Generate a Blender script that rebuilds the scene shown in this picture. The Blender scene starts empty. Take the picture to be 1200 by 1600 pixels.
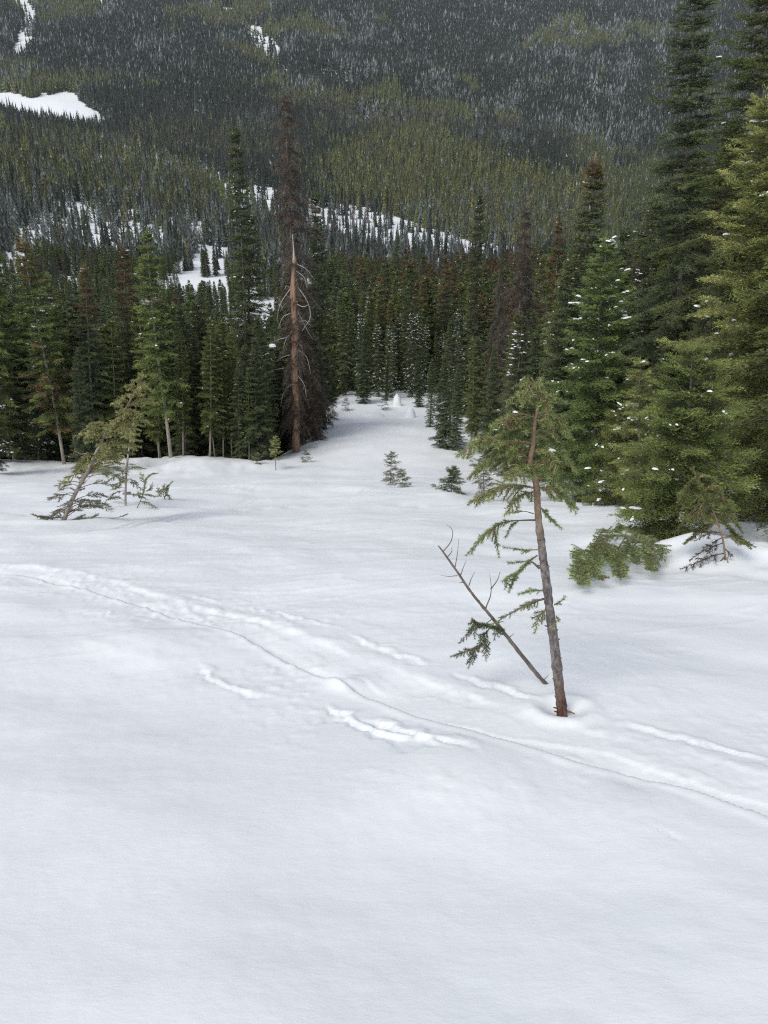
import bpy, math, random
import numpy as np
from mathutils import Vector, Matrix

random.seed(7)
RNG = np.random.default_rng(11)
SC = bpy.context.scene
COL = SC.collection
R = math.radians
EYE = 1.6
PITCH = 25.0

# ------------------------------------------------------------------ camera
cam_d = bpy.data.cameras.new('camera')
cam = bpy.data.objects.new('camera', cam_d)
COL.objects.link(cam)
cam.location = (0, 0, EYE)
cam.rotation_euler = (R(90 - PITCH), 0, 0)
cam_d.sensor_fit = 'VERTICAL'
cam_d.sensor_height = 32
cam_d.lens = 24
cam_d.clip_start = 0.05
cam_d.clip_end = 9000
SC.camera = cam

# ------------------------------------------------------------------ light
world = bpy.data.worlds.new('World')
SC.world = world
world.use_nodes = True
nt = world.node_tree
nt.nodes.clear()
sky = nt.nodes.new('ShaderNodeTexSky')
sky.sky_type = 'NISHITA'
sky.sun_disc = False
sky.sun_elevation = R(50)
sky.sun_rotation = R(215)
sky.altitude = 1500
sky.air_density = 1.0
sky.dust_density = 3.0
hs = nt.nodes.new('ShaderNodeHueSaturation')
hs.inputs['Saturation'].default_value = 0.40      # a veil of high cloud greys the blue
bg = nt.nodes.new('ShaderNodeBackground')
bg.inputs['Strength'].default_value = 0.128
wo = nt.nodes.new('ShaderNodeOutputWorld')
nt.links.new(sky.outputs[0], hs.inputs['Color'])
nt.links.new(hs.outputs[0], bg.inputs['Color'])
nt.links.new(bg.outputs[0], wo.inputs['Surface'])

sun_d = bpy.data.lights.new('sun', 'SUN')
sun_d.energy = 1.45
sun_d.angle = R(28)
sun_d.color = (1.0, 0.96, 0.90)
sun = bpy.data.objects.new('sun', sun_d)
COL.objects.link(sun)
_az, _el = R(222), R(52)
to_sun = Vector((math.sin(_az) * math.cos(_el), math.cos(_az) * math.cos(_el), math.sin(_el)))
sun.rotation_euler = to_sun.to_track_quat('Z', 'Y').to_euler()

SC.view_settings.view_transform = 'Standard'
SC.view_settings.look = 'None'
SC.view_settings.exposure = 0.45
SC.view_settings.gamma = 1.0
SC.render.engine = 'CYCLES'
SC.cycles.max_bounces = 5
SC.cycles.diffuse_bounces = 3
SC.cycles.glossy_bounces = 1
SC.cycles.transmission_bounces = 2
SC.cycles.use_denoising = False
SC.cycles.filter_width = 1.2
SC.cycles.sample_clamp_indirect = 4

# ------------------------------------------------------------------ numpy noise
_perm = np.random.default_rng(5).permutation(256)
_perm = np.concatenate([_perm, _perm, _perm])
_grad = np.random.default_rng(6).uniform(-1, 1, 256)

def vnoise(x, y, seed=0):
    x = np.asarray(x, float) + seed * 17.31; y = np.asarray(y, float) + seed * 9.17
    xi = np.floor(x).astype(int); yi = np.floor(y).astype(int)
    xf = x - xi; yf = y - yi
    u = xf * xf * xf * (xf * (xf * 6 - 15) + 10); v = yf * yf * yf * (yf * (yf * 6 - 15) + 10)
    xi = xi & 255; yi = yi & 255
    def g(a, b):
        return _grad[_perm[_perm[a & 255] + (b & 255)]]
    n00, n10, n01, n11 = g(xi, yi), g(xi + 1, yi), g(xi, yi + 1), g(xi + 1, yi + 1)
    return (n00 * (1 - u) + n10 * u) * (1 - v) + (n01 * (1 - u) + n11 * u) * v

def fbm(x, y, octv=4, seed=0, gain=0.5):
    s = 0; a = 1.0; t = 0
    for i in range(octv):
        c, sn = math.cos(0.6 * i), math.sin(0.6 * i)
        xx, yy = c * x - sn * y, sn * x + c * y
        s = s + a * vnoise(xx * 2 ** i, yy * 2 ** i, seed + i)
        t += a; a *= gain
    return s / t

def sstep(a, b, x):
    t = np.clip((np.asarray(x, float) - a) / (b - a), 0, 1)
    return t * t * (3 - 2 * t)

# ------------------------------------------------------------------ terrain height
_ys = np.arange(-60, 3200, 0.5)
_sl = np.interp(_ys, [-60, 0, 31, 40, 60, 72, 130, 160, 3200], [.25, .36, .36, .175, .17, .22, .19, .09, .09])
_D = np.cumsum(_sl) * 0.5
_D -= np.interp(0, _ys, _D)

_U = np.array([-500, 0, 230, 450, 600, 750, 950, 1200, 1700.])
_Y = np.array([240, 330, 420, 520, 600, 700, 850, 1000, 1200, 1500, 1900, 2400, 3100.])
_V = np.array([
    [465, 395, 310, 230, 205, 220, 195, 178, 135, 70, 0, -80, -190],
    [465, 400, 322, 252, 226, 238, 208, 186, 138, 75, 5, -75, -185],
    [465, 420, 362, 310, 290, 283, 240, 200, 145, 78, 5, -75, -185],
    [465, 430, 388, 350, 318, 290, 246, 200, 140, 78, 12, -68, -180],
    [465, 436, 408, 372, 342, 305, 256, 222, 196, 104, 25, -58, -170],
    [465, 438, 415, 392, 362, 318, 254, 226, 214, 126, 50, -38, -155],
    [465, 440, 426, 410, 386, 348, 298, 266, 208, 124, 52, -28, -145],
    [465, 440, 426, 410, 386, 350, 304, 266, 206, 124, 44, -36, -150],
    [465, 440, 426, 405, 380, 340, 290, 250, 190, 110, 30, -50, -160]])

_cp, _sp = math.cos(R(PITCH)), math.sin(R(PITCH))

def tan_of_v(v):
    cy = (800 - v) / 1200.0
    return (-_sp + cy * _cp) / (_cp + cy * _sp)

def far_height(x, y):
    u = 600 + 1200 * (x / np.maximum(y, 1)) * 1.03
    ug = np.clip(u, _U[0], _U[-1] - 1e-6)
    yg = np.clip(y, _Y[0], _Y[-1] - 1e-6)
    iu = np.searchsorted(_U, ug, 'right') - 1
    iy = np.searchsorted(_Y, yg, 'right') - 1
    fu = (ug - _U[iu]) / (_U[iu + 1] - _U[iu]); fu = fu * fu * (3 - 2 * fu)
    fy = (yg - _Y[iy]) / (_Y[iy + 1] - _Y[iy])
    v = (_V[iu, iy] * (1 - fu) + _V[iu + 1, iy] * fu) * (1 - fy) + (_V[iu, iy + 1] * (1 - fu) + _V[iu + 1, iy + 1] * fu) * fy
    z = EYE + y * tan_of_v(v)
    amp = np.clip((y - 450) / 800, 0, 1) * 27
    z = z + amp * fbm(x / 210, y / 260, 4, 3) + np.clip((y - 900) / 1200, 0, 1) * 26 * fbm(x / 330 + y / 900, y / 700, 2, 9)
    return z

def base_height(x, y):
    x = np.asarray(x, float); y = np.asarray(y, float)
    z = -np.interp(y, _ys, _D)
    # the ground rolls away under the forest on the left of the run
    roll = sstep(-3.5, -8.5, x) * np.clip(y - 38.5, 0, 16) * 0.30
    z = z - roll * (1 - sstep(120, 200, y))
    # bank rising a little under the trees to the right
    z = z + sstep(5, 14, x) * sstep(4, 16, y) * 0.9 * (1 - sstep(60, 120, y))
    near = 1 - sstep(60, 160, y)
    z = z + near * (0.10 * fbm(x / 2.6, y / 2.2, 3, 21) * sstep(2, 8, y) + 0.28 * fbm(x / 9, y / 8, 2, 31) * sstep(6, 20, y))
    w = sstep(190, 330, y)
    if np.any(w > 0):
        z = z * (1 - w) + far_height(x, y) * w
    return z

def pix_dir(u, v):
    cx, cy = (u - 600) / 1200.0, (800 - v) / 1200.0
    return cx, _cp + cy * _sp, -_sp + cy * _cp

def hit(u, v, fn=None):
    fn = fn or base_height
    dx, dy, dz = pix_dir(u, v)
    t = np.geomspace(0.8, 3000, 6000)
    x, y, z = dx * t, dy * t, EYE + dz * t
    g = fn(x, y)
    below = np.nonzero(z < g)[0]
    if len(below) == 0:
        return np.array([x[-1], y[-1], z[-1]])
    i = max(below[0], 1)
    a0, a1 = z[i - 1] - g[i - 1], z[i] - g[i]
    f = a0 / (a0 - a1)
    tt = t[i - 1] + (t[i] - t[i - 1]) * f
    return np.array([dx * tt, dy * tt, EYE + dz * tt])

def at_depth(u, v, y):
    dx, dy, dz = pix_dir(u, v)
    t = y / dy
    return np.array([dx * t, y, EYE + dz * t])

def project(x, y, z):
    zz = z - EYE
    f = y * _cp - zz * _sp
    up = y * _sp + zz * _cp
    f = np.maximum(f, 0.01)
    return 600 + 1200 * x / f, 800 - 1200 * up / f

# ---------------------------------------------------------------- tracks in the snow
def trail(pts):
    return np.array([hit(u, v)[:2] for u, v in pts])

def path_dist(x, y, P):
    """distance, signed side and arc length to the polyline P (resampled)"""
    best = np.full(x.shape, 1e9); side = np.zeros(x.shape); arc = np.zeros(x.shape); s0 = 0
    for a, b in zip(P[:-1], P[1:]):
        d = b - a; L = np.hypot(*d); d = d / L
        t = np.clip((x - a[0]) * d[0] + (y - a[1]) * d[1], 0, L)
        px, py = x - a[0] - d[0] * t, y - a[1] - d[1] * t
        dist = np.hypot(px, py)
        m = dist < best
        best = np.where(m, dist, best)
        side = np.where(m, np.sign(d[0] * py - d[1] * px), side)
        arc = np.where(m, s0 + t, arc)
        s0 += L
    return best, side, arc, s0

MAIN = trail([(-160, 868), (-60, 882), (0, 892), (100, 908), (200, 930), (300, 962), (400, 992), (500, 1031), (600, 1070), (700, 1110),
              (800, 1143), (900, 1170), (1000, 1190), (1100, 1216), (1200, 1246), (1330, 1290), (1500, 1350)])
SIDE = trail([(497, 1100), (540, 1128), (580, 1152), (630, 1172), (680, 1184), (720, 1192)])
SIDE2 = trail([(560, 1120), (600, 1138), (640, 1160), (700, 1178), (760, 1200)])
SPLIT = trail([(255, 928), (330, 940), (400, 957), (470, 977), (560, 1005), (640, 1040), (720, 1062), (800, 1090), (870, 1112)])
LOWCUT = trail([(300, 1033), (330, 1058), (365, 1078), (440, 1085)])
LUMPS = trail([(120, 962), (170, 972), (240, 974)])
CRACK = trail([(975, 1284), (1040, 1310), (1112, 1345)])
RIGHTCUT = trail([(930, 1135), (1010, 1150), (1090, 1165), (1170, 1190), (1260, 1225)])
SKI = [trail([(200, 752), (400, 764), (560, 766), (680, 778)]), trail([(330, 800), (480, 792), (620, 789), (700, 792)]),
       trail([(120, 838), (260, 812), (420, 772)]), trail([(500, 700), (560, 690), (640, 668), (650, 650)]),
       trail([(610, 930), (622, 955), (612, 985)])]
MOUNDS = [(380, 862, .26, .07), (545, 1068, .15, .085), (990, 1226, .12, -.03), (1120, 885, .75, .30), (960, 925, .5, .05), (640, 610, 1.2, .25),
          (700, 1030, .35, .05), (225, 1010, .35, .05), (720, 1040, .25, -.05), (20, 960, .4, .05), (950, 1060, .5, .05),
          (150, 735, 3.0, .25), (300, 728, 2.5, .35), (700, 775, .5, .12), (740, 1205, .35, .05), (1190, 930, .8, .10)]
_md = [(hit(u, v), r, h) for u, v, r, h in MOUNDS]
WELLS = []   # (x, y, radius, depth), filled below from the near trees

def snow_height(x, y):
    x = np.asarray(x, float); y = np.asarray(y, float)
    z = base_height(x, y)
    near = (y < 70) & (y > -8)
    xn, yn = x[near], y[near]
    h = 0.075 * fbm(xn / 2.1, yn / 1.7, 2, 41) + .016 * fbm(xn / .6, yn / .5, 2, 42) + 0.006 * fbm(xn / .22, yn / .16, 3, 51) * sstep(-.3, .5, fbm(xn / 2, yn / 2, 2, 55)) + 0.0010 * fbm(xn / .05, yn / .04, 2, 57)
    # wind ripples running across the run
    rp = fbm(xn * 0.55 + yn * .35, yn * 3.1 - xn * .5, 3, 61)
    h += 0.009 * np.maximum(rp, -0.2) * sstep(3.5, 7, yn) * (1 - sstep(30, 50, yn))
    rid = 1 - np.abs(fbm(xn * 0.9 + yn * .2, yn * 2.1 - xn * .55, 3, 66)) * 3.2
    h += 0.009 * np.clip(rid, 0, 1) ** 2 * sstep(2.5, 6, yn)
    for (p, r, hh) in _md:
        d2 = ((xn - p[0]) ** 2 + ((yn - p[1]) * 1.0) ** 2) / (r * r)
        h += hh * np.exp(-d2 * (1 + .35 * vnoise(xn * 3, yn * 3, 3)))
    for (wx, wy, wr, wd) in WELLS:
        d2 = ((xn - wx) ** 2 + (yn - wy) ** 2) / (wr * wr)
        h -= wd * np.exp(-d2 * 1.6) - wd * .35 * np.exp(-((np.sqrt(d2) - 1.5) / .5) ** 2)
    m = yn < 16
    xm, ym = xn[m], yn[m]
    hm = np.zeros(xm.shape)
    crust = fbm(xm / .10, ym / .10, 3, 71); crust2 = fbm(xm / .32, ym / .32, 3, 72); fine = fbm(xm / .035, ym / .035, 2, 73)
    clod = np.clip(fbm(xm / .075, ym / .07, 2, 74), 0, 1)
    # the walked and skied trench
    d, sd, arc, L = path_dist(xm, ym, MAIN)
    sg = d * sd
    w = .205 + .03 * fbm(arc / .5, arc * 0, 3, 75) + .02 * crust2
    jag = .020 * crust + .010 * fine
    lo = sstep(-w - .014, -w + .020, sg + .6 * jag)            # near lip: crisp
    hi = 1 - sstep(w - .035, w + .03, sg + 1.6 * jag + .03 * crust2)   # far lip: ragged
    t = lo * hi
    q = (sg + w) / (2 * w)
    floor_ = -.056 + .046 * np.clip(q, 0, 1)
    step = sstep(-.007, .007, sg + w * (.30 + .45 * fbm(arc / .8, arc * 0 + 2, 2, 78)) + 1.3 * jag)
    step2 = sstep(-.008, .008, sg - w * (.35 + .5 * fbm(arc / .7, arc * 0 + 5, 2, 79)) + 1.8 * jag)
    brk = sstep(-.25, .1, fbm(arc / .6, arc * 0 + 7, 2, 80))
    hm += t * (floor_ + .010 * step * brk - .006 * step2 * (1 - .5 * brk) + .005 * clod * sstep(0, .3, crust2) + .002 * fine + .004 * crust2)
    hm += .010 * np.exp(-((sg + w + .035) / .04) ** 2)
    hm += .006 * np.exp(-((sg - w - .06) / .09) ** 2) * (1 + crust)
    # broken crust beside it
    def cut(P, width, depth, lip=.012, rough=1.0, bias=0):
        d, sd, arc, L = path_dist(xm, ym, P)
        e = sstep(0, .25, arc) * sstep(0, .25, L - arc)
        sg = d * sd + .06 * rough * crust2 + .045 * rough * crust + .012 * rough * fine
        ww = width * (e * .8 + .2) * (.55 + 1.1 * sstep(-.3, .35, fbm(arc / .16, arc * 0 + bias, 2, 83)))
        t = sstep(-ww * 1.6, ww * .3, sg) * (1 - sstep(ww * .9, ww * .9 + .012, sg)) * e
        return -depth * t * (1 + .8 * crust + .5 * crust2) + lip * e * np.exp(-((sg - ww * 1.2 - .03) / .03) ** 2) + t * .012 * clod
    hm += cut(SIDE, .045, .016) + cut(SIDE2, .04, .015) + cut(SPLIT, .022, .009) * sstep(-.25, .1, crust2) + cut(LOWCUT, .025, .008)
    hm += cut(CRACK, .008, .008, .002, .25) + cut(RIGHTCUT, .025, .008) + cut(LUMPS, .05, .010) * (.5 + clod)
    # scattered crumbs of crust
    pm = sstep(.10, .35, fbm(xm / .9, ym / .8, 2, 77)) * np.exp(-(path_dist(xm, ym, MAIN)[0] / .8) ** 2)
    hm += .017 * clod * pm + .006 * np.clip(crust, 0, 1) * sstep(.12, .3, fbm(xm / 1.6, ym / 1.2, 2, 81))
    h[m] += hm
    m2 = yn > 7
    xm, ym = xn[m2], yn[m2]
    hh = np.zeros(xm.shape)
    for P in SKI:
        d, sd, arc, L = path_dist(xm, ym, P)
        wob = .05 * vnoise(arc * 1.2, arc * 0 + 3)
        for off in (-.11, .11):
            hh -= .045 * np.exp(-((d * sd + off + wob) / .055) ** 2) * sstep(0, .8, arc) * sstep(0, .8, L - arc)
    h[m2] += hh
    fade = 1 - sstep(50, 70, yn)
    z[near] += h * fade
    return z

def ground(x, y):
    return float(snow_height(np.array([x]), np.array([y]))[0])

# ------------------------------------------------------------------ materials
def new_mat(name):
    m = bpy.data.materials.new(name); m.use_nodes = True
    n = m.node_tree; n.nodes.clear()
    out = n.nodes.new('ShaderNodeOutputMaterial'); p = n.nodes.new('ShaderNodeBsdfPrincipled')
    n.links.new(p.outputs[0], out.inputs['Surface'])
    return m, n, p

def noise_node(n, scale, detail=4, rough=.6, vec=None, stretch=None):
    tx = n.nodes.new('ShaderNodeTexNoise')
    tx.inputs['Scale'].default_value = scale; tx.inputs['Detail'].default_value = detail; tx.inputs['Roughness'].default_value = rough
    tc = n.nodes.new('ShaderNodeTexCoord')
    if stretch:
        mp = n.nodes.new('ShaderNodeMapping'); mp.inputs['Scale'].default_value = stretch
        n.links.new(tc.outputs['Object'], mp.inputs[0]); n.links.new(mp.outputs[0], tx.inputs['Vector'])
    else:
        n.links.new(tc.outputs['Object'], tx.inputs['Vector'])
    return tx

def ramp(n, src, stops):
    r = n.nodes.new('ShaderNodeValToRGB')
    e = r.color_ramp.elements
    while len(e) < len(stops): e.new(.5)
    for i, (p, c) in enumerate(stops):
        e[i].position = p; e[i].color = (*c, 1)
    n.links.new(src, r.inputs[0])
    return r

def snow_mat():
    m, n, p = new_mat('snow')
    a = noise_node(n, 2.3, 5); r = ramp(n, a.outputs[0], [(.3, (.84, .872, .892)), (.7, (.88, .906, .920))])
    n.links.new(r.outputs[0], p.inputs['Base Color'])
    p.inputs['Roughness'].default_value = .75
    p.inputs['Specular IOR Level'].default_value = .25
    b1 = n.nodes.new('ShaderNodeBump'); b1.inputs['Strength'].default_value = .14; b1.inputs['Distance'].default_value = .004
    f = noise_node(n, 130, 3, .7); n.links.new(f.outputs[0], b1.inputs['Height'])
    b2 = n.nodes.new('ShaderNodeBump'); b2.inputs['Strength'].default_value = .22; b2.inputs['Distance'].default_value = .012
    g = noise_node(n, 16, 5, .65, stretch=(1, 1.9, 1)); n.links.new(g.outputs[0], b2.inputs['Height'])
    n.links.new(b1.outputs[0], b2.inputs['Normal']); n.links.new(b2.outputs[0], p.inputs['Normal'])
    return m

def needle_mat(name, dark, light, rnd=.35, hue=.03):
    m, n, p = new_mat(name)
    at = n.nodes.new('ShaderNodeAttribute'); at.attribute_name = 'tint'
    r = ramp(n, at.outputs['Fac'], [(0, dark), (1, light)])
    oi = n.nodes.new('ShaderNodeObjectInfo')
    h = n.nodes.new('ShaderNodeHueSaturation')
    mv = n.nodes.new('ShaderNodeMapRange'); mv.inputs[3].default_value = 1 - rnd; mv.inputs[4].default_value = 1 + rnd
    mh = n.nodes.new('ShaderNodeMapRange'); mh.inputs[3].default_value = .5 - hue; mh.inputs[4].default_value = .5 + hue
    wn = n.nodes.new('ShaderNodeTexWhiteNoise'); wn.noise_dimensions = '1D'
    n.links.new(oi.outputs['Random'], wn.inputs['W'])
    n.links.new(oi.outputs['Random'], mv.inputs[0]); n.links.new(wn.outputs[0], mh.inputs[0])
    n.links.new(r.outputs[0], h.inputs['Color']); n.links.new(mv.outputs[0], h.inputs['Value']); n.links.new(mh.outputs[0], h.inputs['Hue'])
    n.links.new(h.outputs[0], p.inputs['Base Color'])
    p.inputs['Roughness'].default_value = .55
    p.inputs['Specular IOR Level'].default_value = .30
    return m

def bark_mat(name, c1, c2, c3=None, scale=9, stretch=(1, 1, .22), bump=.006):
    m, n, p = new_mat(name)
    a = noise_node(n, scale, 6, .7, stretch=stretch)
    st = [(.32, c1), (.62, c2)] + ([(.74, c3)] if c3 else [])
    r = ramp(n, a.outputs[0], st)
    n.links.new(r.outputs[0], p.inputs['Base Color'])
    p.inputs['Roughness'].default_value = .85
    b = n.nodes.new('ShaderNodeBump'); b.inputs['Strength'].default_value = .8; b.inputs['Distance'].default_value = bump
    n.links.new(a.outputs[0], b.inputs['Height']); n.links.new(b.outputs[0], p.inputs['Normal'])
    return m

M = {}
M['snow'] = snow_mat()
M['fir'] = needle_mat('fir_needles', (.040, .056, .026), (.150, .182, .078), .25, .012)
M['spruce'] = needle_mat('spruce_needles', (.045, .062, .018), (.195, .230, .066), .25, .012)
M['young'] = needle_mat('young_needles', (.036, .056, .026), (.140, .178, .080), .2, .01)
M['yellow'] = needle_mat('yellow_green_needles', (.080, .100, .026), (.370, .400, .130), .10, .01)
M['brightgreen'] = needle_mat('bright_green_needles', (.050, .075, .020), (.250, .320, .090), .10, .01)
M['bushy_green'] = needle_mat('bushy_sapling_needles', (.070, .105, .032), (.340, .420, .150), .05, .005)
M['lean_green'] = needle_mat('lean_green_needles', (.130, .145, .050), (.460, .470, .190), .05, .005)
M['lean_dull'] = needle_mat('dull_needles', (.100, .105, .060), (.270, .275, .170), .05, .005)
M['sapling_dark'] = needle_mat('dark_sapling_needles', (.040, .062, .022), (.150, .190, .075), .05, .005)
M['sapling'] = needle_mat('sapling_needles', (.075, .105, .032), (.330, .400, .140), .05, .005)
M['rust'] = needle_mat('rusty_cones', (.085, .055, .028), (.215, .130, .062), .2, .008)
M['dead'] = needle_mat('dead_twigs', (.060, .052, .045), (.150, .130, .112), .2, .008)
M['deadred'] = needle_mat('dead_brown_twigs', (.052, .042, .033), (.135, .105, .082), .15, .008)
M['frost'] = needle_mat('frosted_needles', (.15, .175, .17), (.30, .33, .33), .25, .01)
M['bark'] = bark_mat('grey_bark', (.075, .062, .054), (.24, .21, .19), (.34, .31, .28))
M['pale'] = bark_mat('pale_bark', (.20, .17, .14), (.42, .37, .32))
M['twig'] = bark_mat('twig_bark', (.075, .058, .046), (.20, .165, .135), scale=20)
M['orange'] = bark_mat('stripped_orange_wood', (.17, .095, .060), (.40, .255, .170), (.52, .43, .35), scale=3, stretch=(2, 2, .15), bump=.02)
M['silver'] = bark_mat('weathered_silver_wood', (.24, .22, .21), (.48, .45, .43))
M['hero_bark'] = bark_mat('scaly_grey_bark', (.060, .048, .042), (.235, .205, .185), (.36, .32, .29), scale=34, stretch=(1, 1, .5), bump=.004)
def hero_bark():
    m, n, p = new_mat('scaly_bark_red_at_the_foot')
    a = noise_node(n, 42, 6, .72, stretch=(1, 1, .55)); g = ramp(n, a.outputs[0], [(.32, (.035, .028, .025)), (.46, (.13, .11, .10)), (.62, (.27, .24, .22)), (.74, (.48, .45, .42))])
    b = noise_node(n, 30, 6, .75, stretch=(1, 1, .45)); rd = ramp(n, b.outputs[0], [(.34, (.035, .022, .017)), (.50, (.125, .062, .040)), (.62, (.22, .13, .09)), (.70, (.46, .40, .36))])
    tn = ramp(n, a.outputs[0], [(.35, (.17, .115, .075)), (.65, (.36, .26, .17))])
    tc = n.nodes.new('ShaderNodeTexCoord'); sx = n.nodes.new('ShaderNodeSeparateXYZ'); n.links.new(tc.outputs['Object'], sx.inputs[0])
    w = noise_node(n, 11, 4, .7, stretch=(1, 1, .6))
    ad = n.nodes.new('ShaderNodeMath'); ad.operation = 'MULTIPLY_ADD'; ad.inputs[1].default_value = .45; n.links.new(w.outputs[0], ad.inputs[0]); n.links.new(sx.outputs[2], ad.inputs[2])
    f1 = n.nodes.new('ShaderNodeMapRange'); f1.inputs[1].default_value = .28; f1.inputs[2].default_value = .60; n.links.new(ad.outputs[0], f1.inputs[0])
    f2 = n.nodes.new('ShaderNodeMapRange'); f2.inputs[1].default_value = 1.28; f2.inputs[2].default_value = 1.48; n.links.new(ad.outputs[0], f2.inputs[0])
    m1 = n.nodes.new('ShaderNodeMix'); m1.data_type = 'RGBA'; m2 = n.nodes.new('ShaderNodeMix'); m2.data_type = 'RGBA'
    n.links.new(f1.outputs[0], m1.inputs[0]); n.links.new(rd.outputs[0], m1.inputs[6]); n.links.new(g.outputs[0], m1.inputs[7])
    n.links.new(f2.outputs[0], m2.inputs[0]); n.links.new(m1.outputs[2], m2.inputs[6]); n.links.new(tn.outputs[0], m2.inputs[7])
    n.links.new(m2.outputs[2], p.inputs['Base Color']); p.inputs['Roughness'].default_value = .85
    bp = n.nodes.new('ShaderNodeBump'); bp.inputs['Strength'].default_value = .9; bp.inputs['Distance'].default_value = .006
    n.links.new(a.outputs[0], bp.inputs['Height']); n.links.new(bp.outputs[0], p.inputs['Normal'])
    return m
M['hero_bark'] = hero_bark()
M['tan_bark'] = bark_mat('tan_young_bark', (.17, .115, .070), (.36, .26, .165), scale=25)
M['red_bark'] = bark_mat('reddish_peeling_bark', (.060, .032, .022), (.24, .125, .075), (.40, .33, .28), scale=30, stretch=(1, 1, .5), bump=.005)

# ------------------------------------------------------------------ mesh helpers
def mesh_tris(name, T, mi=None, tint=None, mats=()):
    n = len(T)
    me = bpy.data.meshes.new(name)
    me.vertices.add(n * 3); me.loops.add(n * 3); me.polygons.add(n)
    me.vertices.foreach_set('co', np.asarray(T, np.float32).ravel())
    me.loops.foreach_set('vertex_index', np.arange(n * 3, dtype=np.int32))
    me.polygons.foreach_set('loop_start', np.arange(0, n * 3, 3, dtype=np.int32))
    if mi is not None: me.polygons.foreach_set('material_index', np.asarray(mi, np.int32))
    for m in mats: me.materials.append(m)
    me.update(calc_edges=True)
    if tint is not None:
        a = me.attributes.new('tint', 'FLOAT', 'FACE'); a.data.foreach_set('value', np.asarray(tint, np.float32))
    return me

def tube(P, rad, sides=8, cap=True, rough=0.0, seed=0):
    """tapered tube along the points P -> verts, faces"""
    P = np.asarray(P, float); rad = np.asarray(rad, float); n = len(P)
    T = np.gradient(P, axis=0); T /= np.linalg.norm(T, axis=1)[:, None] + 1e-9
    ref = np.array([1., 0, 0]) if abs(T[0][0]) < .8 else np.array([0, 1., 0])
    V = []; rs = np.random.default_rng(seed)
    A = np.cross(T[0], ref); A /= np.linalg.norm(A)
    for i in range(n):
        A = A - T[i] * np.dot(A, T[i]); A /= np.linalg.norm(A) + 1e-9
        B = np.cross(T[i], A)
        for k in range(sides):
            a = 2 * math.pi * k / sides
            r = rad[i] * (1 + rough * rs.uniform(-1, 1))
            V.append(P[i] + (A * math.cos(a) + B * math.sin(a)) * r)
    F = []
    for i in range(n - 1):
        for k in range(sides):
            k2 = (k + 1) % sides
            F.append((i * sides + k, i * sides + k2, (i + 1) * sides + k2, (i + 1) * sides + k))
    if cap:
        F.append(tuple(range(sides))[::-1]); F.append(tuple((n - 1) * sides + k for k in range(sides)))
    return V, F

class MB:
    def __init__(s): s.V = []; s.F = []
    def add(s, V, F):
        o = len(s.V); s.V += [tuple(v) for v in V]; s.F += [tuple(i + o for i in f) for f in F]; return s
    def tube(s, P, rad, sides=8, rough=0., seed=0): return s.add(*tube(P, rad, sides, True, rough, seed))
    def mesh(s, name, mat, smooth=True):
        me = bpy.data.meshes.new(name); me.from_pydata(s.V, [], s.F); me.materials.append(mat)
        if smooth: me.polygons.foreach_set('use_smooth', [True] * len(me.polygons))
        me.update(); return me

def tubes_tris(S, E, r0, r1, sides=3):
    """many straight tapered sticks at once -> triangles"""
    S, E = np.asarray(S, float), np.asarray(E, float)
    D = E - S; D /= np.linalg.norm(D, axis=1)[:, None] + 1e-9
    ref = np.where(np.abs(D[:, 2:3]) < .9, np.array([[0, 0, 1.]]), np.array([[1., 0, 0]]))
    A = np.cross(D, ref); A /= np.linalg.norm(A, axis=1)[:, None]; B = np.cross(D, A)
    out = []
    for k in range(sides):
        a, b = 2 * math.pi * k / sides, 2 * math.pi * (k + 1) / sides
        p0 = S + (A * math.cos(a) + B * math.sin(a)) * r0[:, None]; p1 = S + (A * math.cos(b) + B * math.sin(b)) * r0[:, None]
        q0 = E + (A * math.cos(a) + B * math.sin(a)) * r1[:, None]; q1 = E + (A * math.cos(b) + B * math.sin(b)) * r1[:, None]
        out += [np.stack([p0, p1, q1], 1), np.stack([p0, q1, q0], 1)]
    return np.concatenate(out)

def tag(o, label=None, cat=None, group=None, kind=None):
    if label: o['label'] = label
    if cat: o['category'] = cat
    if group: o['group'] = group
    if kind: o['kind'] = kind
    return o

def link(name, me, parent=None):
    o = bpy.data.objects.new(name, me); COL.objects.link(o)
    if parent is not None: o.parent = parent
    return o

def empty(name, loc=(0, 0, 0), rot=(0, 0, 0), scale=(1, 1, 1)):
    o = bpy.data.objects.new(name, None); COL.objects.link(o)
    o.location = loc; o.rotation_euler = rot; o.scale = scale; o.empty_display_size = .3
    return o

# ------------------------------------------------------------------ foliage templates (x along, y side, z up; length 1)
def norm(a): return a / (np.linalg.norm(a, axis=-1, keepdims=True) + 1e-9)

def needle_twig(n, nl, w, seed, fwd=.75, flat=.0):
    r = np.random.default_rng(seed); T = []
    for i in range(n):
        x = (i + r.uniform(-.3, .3)) / n
        ph = r.uniform(0, 2 * math.pi)
        d = np.array([fwd + r.uniform(-.15, .2), math.cos(ph), math.sin(ph) * (1 - flat)]); d /= np.linalg.norm(d)
        l = nl * r.uniform(.75, 1.15) * (1 if x < .9 else .8)
        s = np.cross(d, r.normal(size=3)); s /= np.linalg.norm(s)
        b = np.array([x, 0, 0])
        T.append([b - s * w * .5, b + s * w * .5, b + d * l])
    return np.array(T)

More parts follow.
